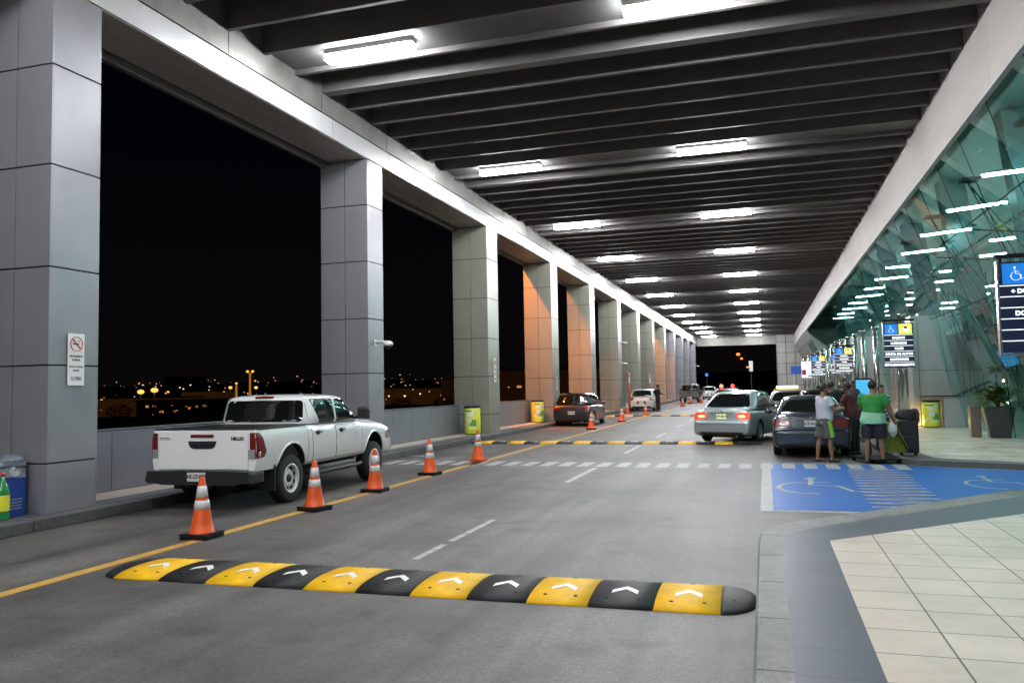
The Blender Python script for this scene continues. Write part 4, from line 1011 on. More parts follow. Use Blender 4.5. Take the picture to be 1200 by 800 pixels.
# ================================================================ SPEED BUMPS
M_by = mat('bump_yellow', (0.86, 0.475, 0.006), 0.55, noise=0.22, nscale=5, bump=0.3, bscale=70, spec=.2)
M_bk = mat('bump_black', (0.010, 0.010, 0.011), 0.55, spec=.22, noise=0.25, nscale=6, bump=0.3, bscale=70)
M_bw = mat('bump_white', (0.80, 0.80, 0.78), 0.4)
BD, BH = 0.86, 0.052
def bz(y): u = abs(2 * y / BD - 1); return 0.008 + BH * (1 - u ** 2.4) ** .8 if u < 1 else 0.008
def seg_mesh(wd, m, cap=0):
    mb = MB(); n_ = 18; i = mb.mi(m)
    nx_ = 10 if cap else 2; rows = []
    for a in range(nx_ + 1):
        u = a / nx_; x = (0.004 + (wd - .008) * u) if not cap else wd * u
        row = []
        for k in range(n_ + 1):
            y = BD * k / n_; z = bz(y)
            if cap:
                f = math.sqrt(max(0, 1 - (u * .998) ** 2)); y = BD / 2 + (y - BD / 2) * (0.10 + .9 * f); z = .008 + (z - .008) * f ** .8
            row.append(mb.bm.verts.new((x * (1 if cap >= 0 else -1), y, z)))
        rows.append(row)
    for a, b in zip(rows, rows[1:]):
        for k in range(n_):
            f = mb.bm.faces.new([a[k], b[k], b[k + 1], a[k + 1]] if cap >= 0 else [a[k + 1], b[k + 1], b[k], a[k]]); f.material_index = i; f.smooth = True
    # skirt down to the road
    border = [r[0] for r in rows] + rows[-1][1:] + [r[-1] for r in rows[::-1]][1:] + rows[0][1:-1][::-1]
    lo = [mb.bm.verts.new((v.co.x, v.co.y, 0.0)) for v in border]
    for k in range(len(border)): mb.bm.faces.new([border[k], border[(k + 1) % len(border)], lo[(k + 1) % len(border)], lo[k]]).material_index = i
    for (hx, hy) in ([(wd * .25, .15), (wd * .75, .15), (wd * .5, .74)] if not cap else [(wd * .35 * (1 if cap > 0 else -1), .25), (wd * .35 * (1 if cap > 0 else -1), .6)]):
        f = 1 if not cap else .93
        mb.lathe([(.017, -.004), (.017, .0015)], M_groove, c=(hx, hy, bz(hy) * f + .0), seg=12)
    return mb
def chevron(wd):
    mb = MB(); i = mb.mi(M_bw); cx = wd / 2
    for s in (-1, 1):
        n_ = 5
        for k in range(n_):
            def P(t, o): x = cx + s * .105 * t; y = .37 - .12 * t + o; return (x, y, bz(y) + .0035)
            t0, t1 = k / n_, (k + 1) / n_
            mb.face([P(t0, 0), P(t1, 0), P(t1, .088), P(t0, .088)][:: s], M_bw)
    return mb
def speed_bump(x0, y0, nseg, sw, first_y, lb, marks=True, ends=True):
    t = thing('speed_bump', lb, 'speed bump', (x0, y0, 0.0), 0, 'black and yellow rubber speed bumps across the driveway')
    P_ = {}
    for k in range(nseg):
        yel = (k % 2 == 0) == first_y
        if yel not in P_:
            s = seg_mesh(sw, M_by if yel else M_bk).build('segment', t, (k * sw, 0, 0), normals=True); P_[yel] = s
            if marks: a = chevron(sw).build('arrow_mark', s, normals=False)
        else:
            s = P_[yel].copy(); COL.objects.link(s); s.parent = t; s.location = (k * sw, 0, 0)
            if marks: a = a.copy(); COL.objects.link(a); a.parent = s
    if ends:
        seg_mesh(.27, M_bk, -1).build('end_cap', t, (0, 0, 0)); seg_mesh(.27, M_bk, 1).build('end_cap', t, (nseg * sw, 0, 0))
    return t
sb = speed_bump(-5.93, 6.17, 11, .505, True, 'nearest black and yellow rubber speed bump with white chevrons')
sb.rotation_euler.z = radians(1.0)
speed_bump(-8.72, 23.7, 16, .52, True, 'second speed bump, running under the silver green sedan', marks=True)
speed_bump(-8.70, 45.0, 16, .52, True, 'third speed bump, just before the white crossover', marks=False)
# ================================================================ TRAFFIC CONES
M_or = mat('cone_orange', (0.80, 0.10, 0.012), 0.42, noise=0.12, nscale=9)
M_refl = mat('reflective_white', (0.70, 0.70, 0.70), 0.35, noise=0.15, nscale=25)
def cone(all_orange=False, Hc=.72, bw=.40):
    t = thing('traffic_cone', 'x', 'traffic cone')
    bm_ = M_or if all_orange else M_bk
    b = MB(); h = bw / 2
    b.prism([(-h, -h + .05), (-h + .05, -h), (h - .05, -h), (h, -h + .05), (h, h - .05), (h - .05, h), (-h + .05, h), (-h, h - .05)], 0.012, .045, bm_)
    b.prism([(-h * .92, -h * .92), (h * .92, -h * .92), (h * .92, h * .92), (-h * .92, h * .92)], .045, .062, bm_)
    for sx_ in (-1, 1):
        for sy_ in (-1, 1): b.box((sx_ * h * .75 - .03, sy_ * h * .75 - .03, 0), (sx_ * h * .75 + .03, sy_ * h * .75 + .03, .012), bm_)
    b.build('base', t)
    r0, r1 = .138, .030
    def r(z): return r0 + (r1 - r0) * (z - .062) / (Hc - .062)
    MB().lathe([(r0 + .02, .060), (r0 + .004, .075), (r(.2), .2), (r(.5), .5), (r(Hc - .03), Hc - .03), (r1 * .95, Hc - .004), (r1 * .7, Hc)], M_or, seg=32).build('cone_body', t)
    k = Hc / .72
    for (a, b_) in ((.345, .445), (.485, .615)):
        a *= k; b_ *= k; MB().lathe([(r(a) + .0005, a - .001), (r(a) + .0035, a), (r(b_) + .0035, b_), (r(b_) + .0005, b_ + .001)], M_refl, seg=32, caps=False).build('reflective_band', t)
    return t
cone_spots = [
 (-6.52, 8.16, 0, 'orange cone nearest the camera, by the pickup rear bumper'),
 (-6.33, 10.38, 0, 'orange cone in front of the pickup rear wheel'),
 (-6.42, 12.45, 0, 'orange cone beside the pickup front wheel'),
 (-6.53, 15.06, 0, 'orange cone just ahead of the pickup bonnet, on a black base'),
 (-6.58, 18.06, 1, 'orange cone with an orange base, farther one past the pickup by the crosswalk'),
 (-6.72, 31.8, 0, 'orange cone by the rear corner of the black hatchback'),
 (-6.65, 38.6, 0, 'orange cone standing just before the third speed bump'),
 (-6.6, 46.3, 0, 'orange cone right behind the white crossover, past the third speed bump'),
 (-8.4, 50.6, 1, 'orange cone close to the left rear corner of the white crossover'),
 (-6.35, 65.5, 0, 'far orange cone between the guard and the dark pickup'),
 (-6.45, 74.0, 0, 'far orange cone just behind the dark pickup'),
 (-5.6, 75.5, 1, 'far orange cone beside the dark pickup rear corner'),
 (-5.0, 82.0, 1, 'farthest orange cone, past the dark pickup')]
ca = cone(); cb_ = cone(True, .74, .36); used = {0: False, 1: False}
random.seed(3)
for x, y, kd, lb in cone_spots:
    src = (ca, cb_)[kd]
    if not used[kd]: src.location = (x, y, 0); src['label'] = lb; src['group'] = 'orange cones along the yellow line'; used[kd] = True
    else: dup(src, (x, y, 0), random.uniform(-.4, .4), lb, 'orange cones along the yellow line')
# tall thin orange delineators by the columns
for x, y, lb in ((-8.3, 51.3, 'slim orange delineator post against the sixth column'), (-8.2, 60.2, 'slim orange delineator post against the seventh column')):
    t = thing('delineator_post', lb, 'delineator', (x, y, 0), 0, 'slim orange posts by the far columns')
    MB().lathe([(.055, .03), (.05, 2.6)], M_or, seg=14).build('post', t); MB().lathe([(.16, 0), (.16, .03), (.06, .05)], M_bk, seg=18).build('base', t)
    MB().lathe([(.056, 1.9), (.055, 2.3)], M_refl, seg=14, caps=False).build('reflective_band', t)
# ================================================================ BINS
M_yg = mat('yellow_green_print', (0.58, 0.68, 0.03), 0.4, noise=0.35, nscale=9, col2=(.75, .72, .10))
M_ygp = mat('pale_print', (0.80, 0.84, 0.55), 0.5)
M_grn = mat('green_print', (0.10, 0.36, 0.08), 0.5)
def bin_(x, y, z, lb, rz=0, s=1.0):
    t = thing('litter_bin', lb, 'litter bin', (x, y, z), rz, 'round bins wrapped in yellow-green print')
    MB().lathe([(.285 * s, .03), (.29 * s, .05), (.29 * s, .94 * s), (.285 * s, .95 * s)], M_yg, seg=36).build('drum', t)
    MB().lathe([(.295 * s, .93 * s), (.30 * s, .95 * s), (.30 * s, .98 * s), (.26 * s, 1.0 * s), (.20 * s, .985 * s)], M_bk, seg=36).lathe([(.27 * s, 0), (.27 * s, .03)], M_bk, seg=30).build('rim', t)
    c = MB()
    for (a0, z0, ww, hh, m) in ((-.25, .62, .30, .16, M_ygp), (-.15, .42, .20, .15, M_white), (.35, .30, .22, .22, M_grn), (-.6, .28, .16, .10, M_white), (.25, .74, .2, .08, M_white), (-.5, .80, .3, .05, M_grn), (.05, .20, .34, .05, M_ygp)):
        for k in range(6):
            A, B = a0 + ww / .29 * k / 6 - .3, a0 + ww / .29 * (k + 1) / 6 - .3; R_ = .2925 * s + .0004 * k
            c.face([(R_ * sin(A), -R_ * cos(A), z0 * s), (R_ * sin(B), -R_ * cos(B), z0 * s), (R_ * sin(B), -R_ * cos(B), (z0 + hh) * s), (R_ * sin(A), -R_ * cos(A), (z0 + hh) * s)], m)
    c.build('printed_patches', t, normals=False)
bin_(-9.75, 26.25, .15, 'yellow-green bin on the left pavement beside the third column', s=.98)
bin_(-9.85, 36.2 - 1.2, .15, 'yellow-green bin on the left pavement behind the black hatchback', s=1.0, rz=.5)
bin_(5.35, 30.35, .12, 'yellow-green bin on the right, in front of the entrance box', s=.92)
bin_(-9.7, 69.5, .15, 'small far yellow bin beyond the guard', s=1.0)
lg = thing('counter_cabinet', 'low grey cabinet with a dark top beside the right bin', 'cabinet', (5.72, 30.15, .12))
MB().box((0, .0, 0), (.62, .55, .93), M_portal, bevel=.01).build('cabinet_body', lg); MB().box((-.70, -.03, 0.975 + .065), (.68, .6, 1.07), M_bk, bevel=.006).build('top', lg)
MB().box((.0, .05, .931), (.6, .5, 1.039), M_portal).build('upper_box', lg)
# ================================================================ NO SMOKING SIGNS
def no_smoking(x, y, z0, w_, h_, lb):
    t = thing('no_smoking_sign', lb, 'sign', (x, y, z0), pi / 2, 'no smoking signs on the columns')
    MB().box((-w_ / 2, -.010, 0), (w_ / 2, 0, h_), M_white, bevel=.003).build('board', t)
    c = MB(); cz, R_ = h_ * .80, w_ * .36; pts = [(R_ * cos(a), -.0125, cz + R_ * sin(a)) for a in [2 * pi * k / 28 for k in range(28)]]
    c.tube(pts, w_ * .035, M_redink, 6, closed=True, flat=.3); c.extr([(-R_ * .75, -.012, cz + R_ * .62), (-R_ * .62, -.012, cz + R_ * .75), (R_ * .75, -.012, cz - R_ * .62), (R_ * .62, -.012, cz - R_ * .75)], (0, -.003, 0), M_redink)
    c.extr([(-R_ * .6, -.0105, cz - R_ * .12), (R_ * .45, -.0105, cz - R_ * .12), (R_ * .45, -.0105, cz + .06 * R_), (-R_ * .6, -.0105, cz + .06 * R_)], (0, -.001, 0), M_ink)
    c.tube([(R_ * .3, -.011, cz + R_ * .15), (R_ * .5, -.011, cz + R_ * .35), (R_ * .25, -.011, cz + R_ * .5)], .004, M_ink, 5); c.build('pictogram', t)
    for (tx, zz, sz) in (('PROHIBIDO', .56, .155), ('FUMAR', .49, .155), ('MULTA DESDE', .36, .13), ('HASTA', .29, .13), ('S1900', .13, .26)):
        text_mb('lettering', tx, w_ * sz, M_ink, t, (0, -.0105, h_ * zz), FACE_CAM, bold=.0006)
no_smoking(-9.235, 8.89, 1.87, .28, .73, 'white no smoking sign with red ring on the nearest column')
no_smoking(-9.235, 27.25, 1.95, .28, .85, 'white no smoking sign on the khaki-lit third column')
no_smoking(-9.235, 36.2, 1.6, .25, .6, 'small white no smoking sign on the fourth column')
no_smoking(-9.235, 44.9, 1.7, .25, .5, 'small white no smoking sign on the fifth column')
# ================================================================ DOME CAMERAS
def camera_(x, y, z, lb):
    t = thing('security_camera', lb, 'security camera', (x, y, z), 0, 'white security cameras on the columns')
    MB().box((0, -.06, -.02), (.02, .06, .12), M_white, bevel=.006).tube([(.02, 0, .06), (.20, 0, .07), (.32, 0, .05)], [.04, .035, .05], M_white, 12).build('bracket', t)
    MB().lathe([(.10, -.04), (.12, .0), (.11, .05), (.05, .085), (0.001, .09)], M_white, c=(.36, 0, 0), seg=24).build('housing', t)
    MB().lathe([(0.001, -.12), (.05, -.108), (.078, -.075), (.088, -.042)], M_carglass, c=(.36, 0, 0), seg=20).build('dome', t)
camera_(-9.24, 18.0, 2.86, 'white dome camera on the grey column behind the pickup')
camera_(-9.24, 53.8, 4.6, 'upper white camera on the sixth column'); camera_(-9.24, 53.6, 3.2, 'lower white camera on the sixth column'); camera_(-9.24, 115.6, 4.3, 'tiny white camera on the farthest column')
# ================================================================ HANGING INFORMATION SIGNS
M_navy = mat('sign_navy', (0.010, 0.014, 0.040), 0.3, emit=(.02, .03, .09), estr=.25)
M_sblue = mat('sign_blue', (0.02, 0.20, 0.65), 0.4, emit=(.01, .20, .75), estr=.6)
M_syel = mat('sign_yellow', (0.85, 0.75, 0.06), 0.4, emit=(.85, .78, .08), estr=.8)
M_swht = mat('sign_white', (0.85, 0.85, 0.85), 0.4, emit=(.92, .95, 1.0), estr=1.1)
def wheelchair_icon(mb, cx, cz, s, y):
    P = lambda u, v: (cx + u * s, y, cz + v * s)
    mb.tube([P(-.02 + .26 * cos(a), -.12 + .26 * sin(a)) for a in [radians(q) for q in range(120, 385, 15)]], .035 * s, M_swht, 6, flat=.3)
    mb.tube([P(-.06, .26), P(-.04, .0), P(.16, .0), P(.27, -.30), P(.36, -.26)], .04 * s, M_swht, 6, flat=.3); mb.tube([P(-.05, .14), P(.14, .13)], .03 * s, M_swht, 6, flat=.3)
    mb.lathe([(.06 * s, y - .002), (.06 * s, y + .001)], M_swht, c=(cx - .07 * s, 0, cz + .37 * s), seg=16, axis='Y')
def info_sign(x, y, z0, w_, h_, lb, lines, two=True, rz=0.0, bar=True, left_icon='w'):
    t = thing('information_sign', lb, 'sign', (x, y, z0), rz, 'dark lit direction boards along the entrances')
    MB().box((0, 0, 0), (w_, .10, h_), M_navy, bevel=.004).build('board', t)
    f = MB(); f.box((-.025, -.012, -.02), (-.001, .112, h_ + .02), M_steel); f.box((w_ + .001, -.012, -.02), (w_ + .025, .112, h_ + .02), M_steel); f.box((-.025, -.012, -.045), (w_ + .025, .112, -.021), M_steel); f.build('frame', t)
    if bar: MB().box((-.04, .0, h_ + .06), (w_ + .05, .10, h_ + .12), M_bk).box((.02, .03, h_ + .0), (.06, .07, h_ + .06), M_bk).box((w_ - .06, .03, h_ + .0), (w_ - .02, .07, h_ + .06), M_bk).build('top_bar', t)
    th = h_ * .235; tw = min(w_ * .44, th * 1.15)
    ic = MB(); ic.box((w_ * .04, -.006, h_ - th - .02), (w_ * .04 + tw, -.001, h_ - .03), M_sblue); ic.build('blue_tile', t)
    i2 = MB(); wheelchair_icon(i2, w_ * .04 + tw / 2, h_ - th / 2 - .03, th * .8, -.009); i2.build('wheelchair_symbol', t)
    if two:
        i3 = MB(); i3.box((w_ * .96 - tw, -.006, h_ - th - .02), (w_ * .96, -.001, h_ - .03), M_syel); i3.build('yellow_tile', t)
        i4 = MB(); cx, cz = w_ * .96 - tw / 2, h_ - th / 2 - .02
        i4.box((cx - tw * .3, -.010, cz - th * .25), (cx + tw * .3, -.007, cz + th * .12), M_swht); i4.box((cx - tw * .12, -.0105, cz + th * .02), (cx + tw * .16, -.0101, cz + th * .22), M_ink); i4.build('pictogram', t)
    n_ = len(lines); rh = (h_ - th - .05) / n_
    dv = MB()
    for k in range(n_): z = h_ - th - .04 - rh * k; dv.box((.005, -.004, z - .010), (w_ - .005, -.001, z + .004), M_swht)
    dv.build('divider_lines', t)
    for k, tx in enumerate(lines): text_mb('lettering', tx, rh * .56, M_swht, t, (w_ / 2, -.003, h_ - th - .045 - rh * (k + .52)), FACE_CAM, bold=.004 * h_, depth=.001)
    return t
LN = ['SALIDAS', 'LLEGADAS', 'TAXIS', 'RENTA DE AUTOS', 'SANITARIOS', 'ESTACIONAMIENTO']
LA = ['+ DOCUMENTACION', 'SEGURIDAD', 'DOCUMENTACION', '+ TELEFONOS', 'OFICINAS', 'PARKING']
def hang_post(x, y, z1, lb, arm):
    t = thing('sign_post', lb, 'sign post', (x, y, .12), 0, 'steel posts carrying the direction boards')
    MB().lathe([(.05, 0), (.05, z1 - .12)], M_steel, seg=16).lathe([(.11, 0), (.11, .02)], M_steel, seg=20).build('shaft', t)
    MB().box((min(0, arm), -.03, z1 - .16), (max(0, arm), .03, z1 - .10), M_bk).build('arm', t)
info_sign(3.50, 14.0, 2.12, 1.25, 1.40, 'large dark lit board nearest the camera at the right edge with blue wheelchair tile', LA, two=False)
hang_post(4.72, 14.16, 3.64, 'steel post behind the nearest direction board', -1.1)
info_sign(3.52, 26.8, 2.12, .82, 1.36, 'dark direction board with blue and yellow tiles above the green shirted man', LN)
hang_post(3.93, 27.0, 3.60, 'steel post behind the second direction board', .3)
info_sign(3.20, 40.5, 2.15, .75, 1.18, 'third direction board with blue and yellow tiles, half as large as the one before', LN)
hang_post(3.6, 40.7, 3.4, 'steel post behind the third direction board', .3)
info_sign(2.95, 56.0, 2.15, .85, 1.30, 'fourth direction board, small and pale, farther along the entrances', LN)
info_sign(3.6, 48.0, 2.15, .45, 1.1, 'narrow direction board between the third and fourth boards', LN[:5], two=False)
wb_ = thing('information_sign', 'fifth direction board, white and red, farthest of the row', 'sign', (2.75, 66, 2.1), 0, 'dark lit direction boards along the entrances')
MB().box((0, 0, 0), (.75, .1, 1.25), M_swht).build('board', wb_); MB().box((.02, -.006, .2), (.32, -.001, .62), M_redink).box((.42, -.006, .05), (.7, -.001, .2), M_sblue).build('printed_blocks', wb_)
bb_ = thing('blue_sign', 'small plain blue sign on the end wall beyond the boards', 'sign', (2.6, 88, 2.6), 0)
MB().box((0, 0, 0), (1.6, .1, .85), mat('sign_plain_blue', (.02, .08, .38), .4, emit=(.02, .09, .45), estr=.35), bevel=.01).build('board', bb_); MB().box((.25, .04, -2.5), (.31, .1, 0), M_steel).box((1.25, .04, -2.5), (1.31, .1, 0), M_steel).build('post', bb_)
ls = thing('entrance_screen', 'glowing light blue screen by the entrance behind the travellers', 'screen', (3.25, 33.0, 0.12), 0)
MB().box((0, .02, .2), (.62, .12, 1.72), M_bk, bevel=.01).build('casing', ls); MB().box((.04, .0, .95), (.58, .019, 1.66), mat('screen_blue', (.05, .3, .6), .3, emit=(.05, .40, .9), estr=.9)).build('display', ls); MB().box((.1, 0, 0), (.52, .3, .2), M_bk).build('foot', ls)
# far pavement post sign
fs = thing('street_sign', 'thin post with a small white panel far down the driveway', 'sign', (-1.35, 88, 0))
MB().box((-.04, -.04, 0), (.04, .04, 3.0), M_ink).build('post', fs); MB().box((-.2, -.1, 3.0), (.2, -.045, 4.1), M_white, bevel=.02).build('panel', fs)
fs = thing('street_sign', 'small round blue sign on a post past the farthest column', 'sign', (-8.0, 119, 0))
MB().box((-.05, -.04, 0), (.05, .04, 2.6), M_ink).build('post', fs); MB().lathe([(.24, -.1), (.24, -.05)], M_sblue, c=(0, 0, 3.1), seg=24, axis='Y').build('panel', fs)
# ================================================================ WARM FLOOR LIGHTS at the entrances
M_warm = mat('warm_lamp', (1, .8, .4), .4, emit=(1.0, .66, .26), estr=380)
for k, (x, y, lb) in enumerate(((4.80, 30.75, 'warm uplight at the foot of the nearest entrance box'), (4.25, 45.8, 'warm uplight at the foot of the second entrance box'), (3.0, 37.5, 'warm lamp low behind the travellers'), (3.1, 60, 'warm lamp far along the entrances'))):
    t = thing('floor_uplight', lb, 'lamp', (x, y, .12), 0, 'warm uplights along the glass base')
    MB().box((-.07, -.07, 0), (.07, .07, .10), M_bk, bevel=.01).build('housing', t); MB().box((-.055, -.055, .101), (.055, .055, .16), M_warm, bevel=.01).build('lens', t)
# ================================================================ PLANTER
M_pot = mat('dark_planter', (0.035, 0.036, 0.042), 0.3, noise=0.15, nscale=4)
pt = thing('planter', 'tall dark square planter with a bushy palm by the glass on the right', 'planter', (6.07, 25.0, .119), radians(-6))
c = MB(); b0, b1, hh = .24, .36, .83
lo = [(-b0, -b0, 0), (b0, -b0, 0), (b0, b0, 0), (-b0, b0, 0)]; hi = [(-b1, -b1, hh), (b1, -b1, hh), (b1, b1, hh), (-b1, b1, hh)]
for k in range(4): c.face([lo[k], lo[(k + 1) % 4], hi[(k + 1) % 4], hi[k]], M_pot)
c.face(lo[::-1], M_pot); c.face([(x * .9, y * .9, hh - .06) for x, y, _ in hi], M_bark)
for k in range(4):
    a, b = Vector(hi[k]), Vector(hi[(k + 1) % 4]); c.face([a, b, Vector((b.x * .9, b.y * .9, hh)), Vector((a.x * .9, a.y * .9, hh))], M_pot)
    c.face([(a.x * .9, a.y * .9, hh), (b.x * .9, b.y * .9, hh), (b.x * .9, b.y * .9, hh - .06), (a.x * .9, a.y * .9, hh - .06)], M_pot)
c.build('pot', pt, normals=False)
pb_ = thing('info_panel', 'small upright bronze panel standing left of the planter', 'panel', (5.62, 25.15, .119))
MB().box((-.20, 0, 0), (.06, .30, .86), mat('bronze_panel', (.22, .18, .14), .35, .5), bevel=.01).build('panel_body', pb_)
M_leaf = mat('palm_leaf', (0.075, 0.13, 0.03), 0.5, noise=0.5, nscale=3, col2=(.03, .06, .015))
M_leaf2 = mat('palm_leaf_light', (0.14, 0.19, 0.05), 0.5, noise=0.4, nscale=3)
lf = MB(); st_ = MB(); random.seed(11)
for (bx, by, bz_, n_, L0) in ((0, 0, .95, 26, .62), (.08, .05, 1.15, 22, .55), (-.08, -.04, 1.0, 20, .55), (.0, .05, 1.75, 18, .48)):
    st_.tube([(0, 0, .75), (bx, by, bz_)], .022, M_bark, 6)
    for k in range(n_):
        a = random.uniform(0, 2 * pi); el = random.uniform(.1, 1.25); L_ = L0 * random.uniform(.7, 1.1); pts = []
        for q in range(7):
            u = q / 6; r_ = L_ * u * cos(el) * (1 + .1 * u); z = L_ * u * sin(el) - .32 * u * u * L_
            pts.append(Vector((bx + r_ * cos(a), by + r_ * sin(a), bz_ + z)))
        st_.tube(pts, .004, M_leaf2, 4)
        for q in range(1, 7):
            for s in (-1, 1):
                for sub in (0, .5):
                    p = pts[q - 1].lerp(pts[q], .5 + sub); d = (pts[q] - pts[q - 1]).normalized(); sd = d.cross(Vector((0, 0, 1))).normalized() * s
                    l_ = .17 * (1 - .45 * q / 6) * random.uniform(.8, 1.2); tip = p + (sd * .8 + d * .65) * l_ + Vector((0, 0, -.04 * random.random())); wv = d * .014
                    lf.face([p - wv, p + wv, tip.lerp(p, .35) + wv * 1.3, tip], M_leaf if random.random() < .6 else M_leaf2)
lf.build('leaves', pt, normals=False); st_.build('stems', pt)
# ================================================================ BOX WITH BAGS, LOWER LEFT
bx = thing('printed_bin', 'blue and white printed box at the left edge against the nearest column', 'box', (-9.50, 8.06, .152), radians(0))
M_bblue = mat('print_blue', (.02, .06, .30), .35); M_bgrey = mat('print_grey', (.30, .33, .38), .35)
MB().box((-.32, -.25, 0), (.0, .30, .74), M_bblue, bevel=.01).build('box_body', bx)
c = MB(); c.extr([(.002, -.24, .55), (.002, .29, .50), (.002, .29, .73), (.002, -.24, .73)], (.003, 0, 0), M_bgrey)
for R_ in (.075, .052): c.tube([(.008, .13 + R_ * cos(a), .61 + R_ * sin(a)) for a in [2 * pi * k / 20 for k in range(20)]], .006, M_white, 5, closed=True)
c.tube([(.008, .13 + .03 * cos(a), .61 + .03 * sin(a)) for a in [2 * pi * k / 12 for k in range(12)]], .008, M_white, 5, closed=True)
for z in (.10, .14, .18, .22): c.box((.0022, .02, z), (.005, .24, z + .014), M_bgrey)
c.build('printed_side', bx)
bt = thing('green_bottle', 'green bottle with a yellow label standing by the printed box', 'bottle', (-9.40, 7.93, .152))
MB().lathe([(.075, 0), (.08, .02), (.08, .36), (.06, .44), (.028, .50), (.026, .56)], mat('bottle_green', (.02, .22, .05), .15, coat=1), seg=24).build('bottle_body', bt)
MB().lathe([(.0815, .12), (.0815, .32)], mat('bottle_label', (.75, .70, .05), .4), seg=24, caps=False).build('bottle_label', bt); MB().lathe([(.03, .56), (.03, .60)], M_redink, seg=16).build('cap', bt)
def lump(name, c_, r, m, lb, cat, sc=(1, 1, 1), seed=1, amp=.25, box=1.0):
    b = MB(); b.ball((0, 0, 0), r, m, 28, sc); random.seed(seed); ph = [random.uniform(0, 6) for _ in range(9)]
    for v in b.bm.verts:
        p = v.co / r; f = 1 + amp * (sin(5 * p.x + ph[0]) * cos(4 * p.y + ph[1]) * .5 + sin(9 * p.z + ph[2] + 3 * p.x) * .3 + sin(13 * p.y + 8 * p.z + ph[3]) * .2); v.co = Vector([math.copysign(abs(c / r / k_) ** box * r * k_, c) for c, k_ in zip(v.co, sc)]) * f
    o = b.build(name, loc=c_, label=lb, cat=cat); return o
lump('plastic_bag', (-9.62, 8.16, .86), .20, mat('grey_plastic_film', (.16, .18, .22), .25, coat=.6), 'crumpled grey plastic bag on top of the printed box', 'bag', (.85, 1.25, .5), 4, .35)
lump('cloth_bundle', (-9.62, 7.80, 1.0), .15, mat('lime_cloth', (.45, .60, .05), .6), 'lime green bundle on the printed box at the left edge', 'bundle', (1, 1.1, .85), 6, .3)
lump('cloth_bundle', (-9.64, 7.72, 1.20), .09, mat('red_cloth', (.65, .03, .02), .5), 'red bundle topmost on the printed box at the left edge', 'bundle', (1, 1, 1.2), 8, .3)
# ================================================================ LUGGAGE
M_nyl = mat('black_nylon', (.012, .012, .015), .55, noise=.3, nscale=8); M_mar = mat('maroon_nylon', (.10, .008, .012), .55)
M_pat = mat('patterned_yellow_green', (.26, .27, .02), .6, noise=.9, nscale=28, col2=(.03, .04, .01))
def suitcase(x, y, z, w_, d_, h_, m, lb, rz=0, handle=True):
    t = thing('suitcase', lb, 'suitcase', (x, y, z), rz)
    MB().box((-w_ / 2, -d_ / 2, .05), (w_ / 2, d_ / 2, h_), m, bevel=.035).build('shell', t)
    MB().box((-w_ * .36, -d_ / 2 - .03, .12), (w_ * .36, -d_ / 2 + .01, h_ * .55), m, bevel=.02).build('pocket', t)
    c = MB()
    for sx_ in (-1, 1): c.lathe([(.03, -.015), (.03, .015)], M_bk, c=(sx_ * (w_ / 2 - .06), -d_ / 2 + .05, .03), seg=14, axis='X'); c.lathe([(.03, -.015), (.03, .015)], M_bk, c=(sx_ * (w_ / 2 - .06), d_ / 2 - .05, .03), seg=14, axis='X')
    c.build('wheels', t)
    if handle: MB().tube([(-w_ * .2, 0, h_), (-w_ * .2, 0, h_ + .05), (w_ * .2, 0, h_ + .05), (w_ * .2, 0, h_)], .012, M_bk, 6).build('handle', t)
    return t
suitcase(2.90, 19.15, .12, .40, .28, .74, M_nyl, 'large black upright suitcase beside the green shirted man')
suitcase(2.55, 19.9, .12, .36, .26, .62, M_nyl, 'black suitcase half hidden behind the patterned bag')
lump('duffel_bag', (2.88, 19.15, .99), .20, M_nyl, 'black soft bag lying on top of the large suitcase', 'bag', (1.05, .8, .6), 5, .12, .55)
lump('duffel_bag', (3.06, 19.2, .94), .14, M_mar, 'maroon soft bag on the right top of the large suitcase', 'bag', (.7, .9, 1.15), 7, .15, .6)
db_ = thing('patterned_bag', 'yellow and black patterned shoulder bag leaning on the suitcase', 'bag', (2.58, 18.80, .20), radians(10))
c = MB(); c.extr([(-.20, 0, .0), (.26, 0, .0), (.28, 0, .10), (.06, 0, .62), (-.10, 0, .66), (-.20, 0, .50)], (0, .18, 0), M_pat); c.build('bag_body', db_, smooth=60)
MB().tube([(-.12, .02, .60), (-.02, -.03, .55), (.16, -.03, .25), (.26, -.01, .05)], .018, M_nyl, 6).tube([(-.14, .09, .64), (-.22, .09, .85), (-.16, .09, .95), (-.06, .09, .66)], .012, M_nyl, 6).build('strap', db_)
tr = thing('luggage_trolley', 'low dark luggage trolley lying along the pavement edge', 'trolley', (2.45, 18.25, 0.02), radians(28))
MB().box((-.30, 0.0, .05), (.30, 1.1, .09), M_bk, bevel=.01).tube([(-.26, 1.07, .07), (-.26, 1.1, .85), (.26, 1.1, .85), (.26, 1.07, .07)], .014, M_bk, 6).build('platform', tr)
c = MB()
for sx_ in (-.24, .24):
    for yy in (.1, .95): c.lathe([(.045, -.02), (.045, .02)], M_bk, c=(sx_, yy, .03), seg=14, axis='X')
c.build('wheels', tr)
lump('plastic_bag', (2.52, 18.5, .72), .12, M_white, 'small white plastic bag hanging at the green shirted man\'s hand', 'bag', (.7, .6, 1.3), 9, .3)
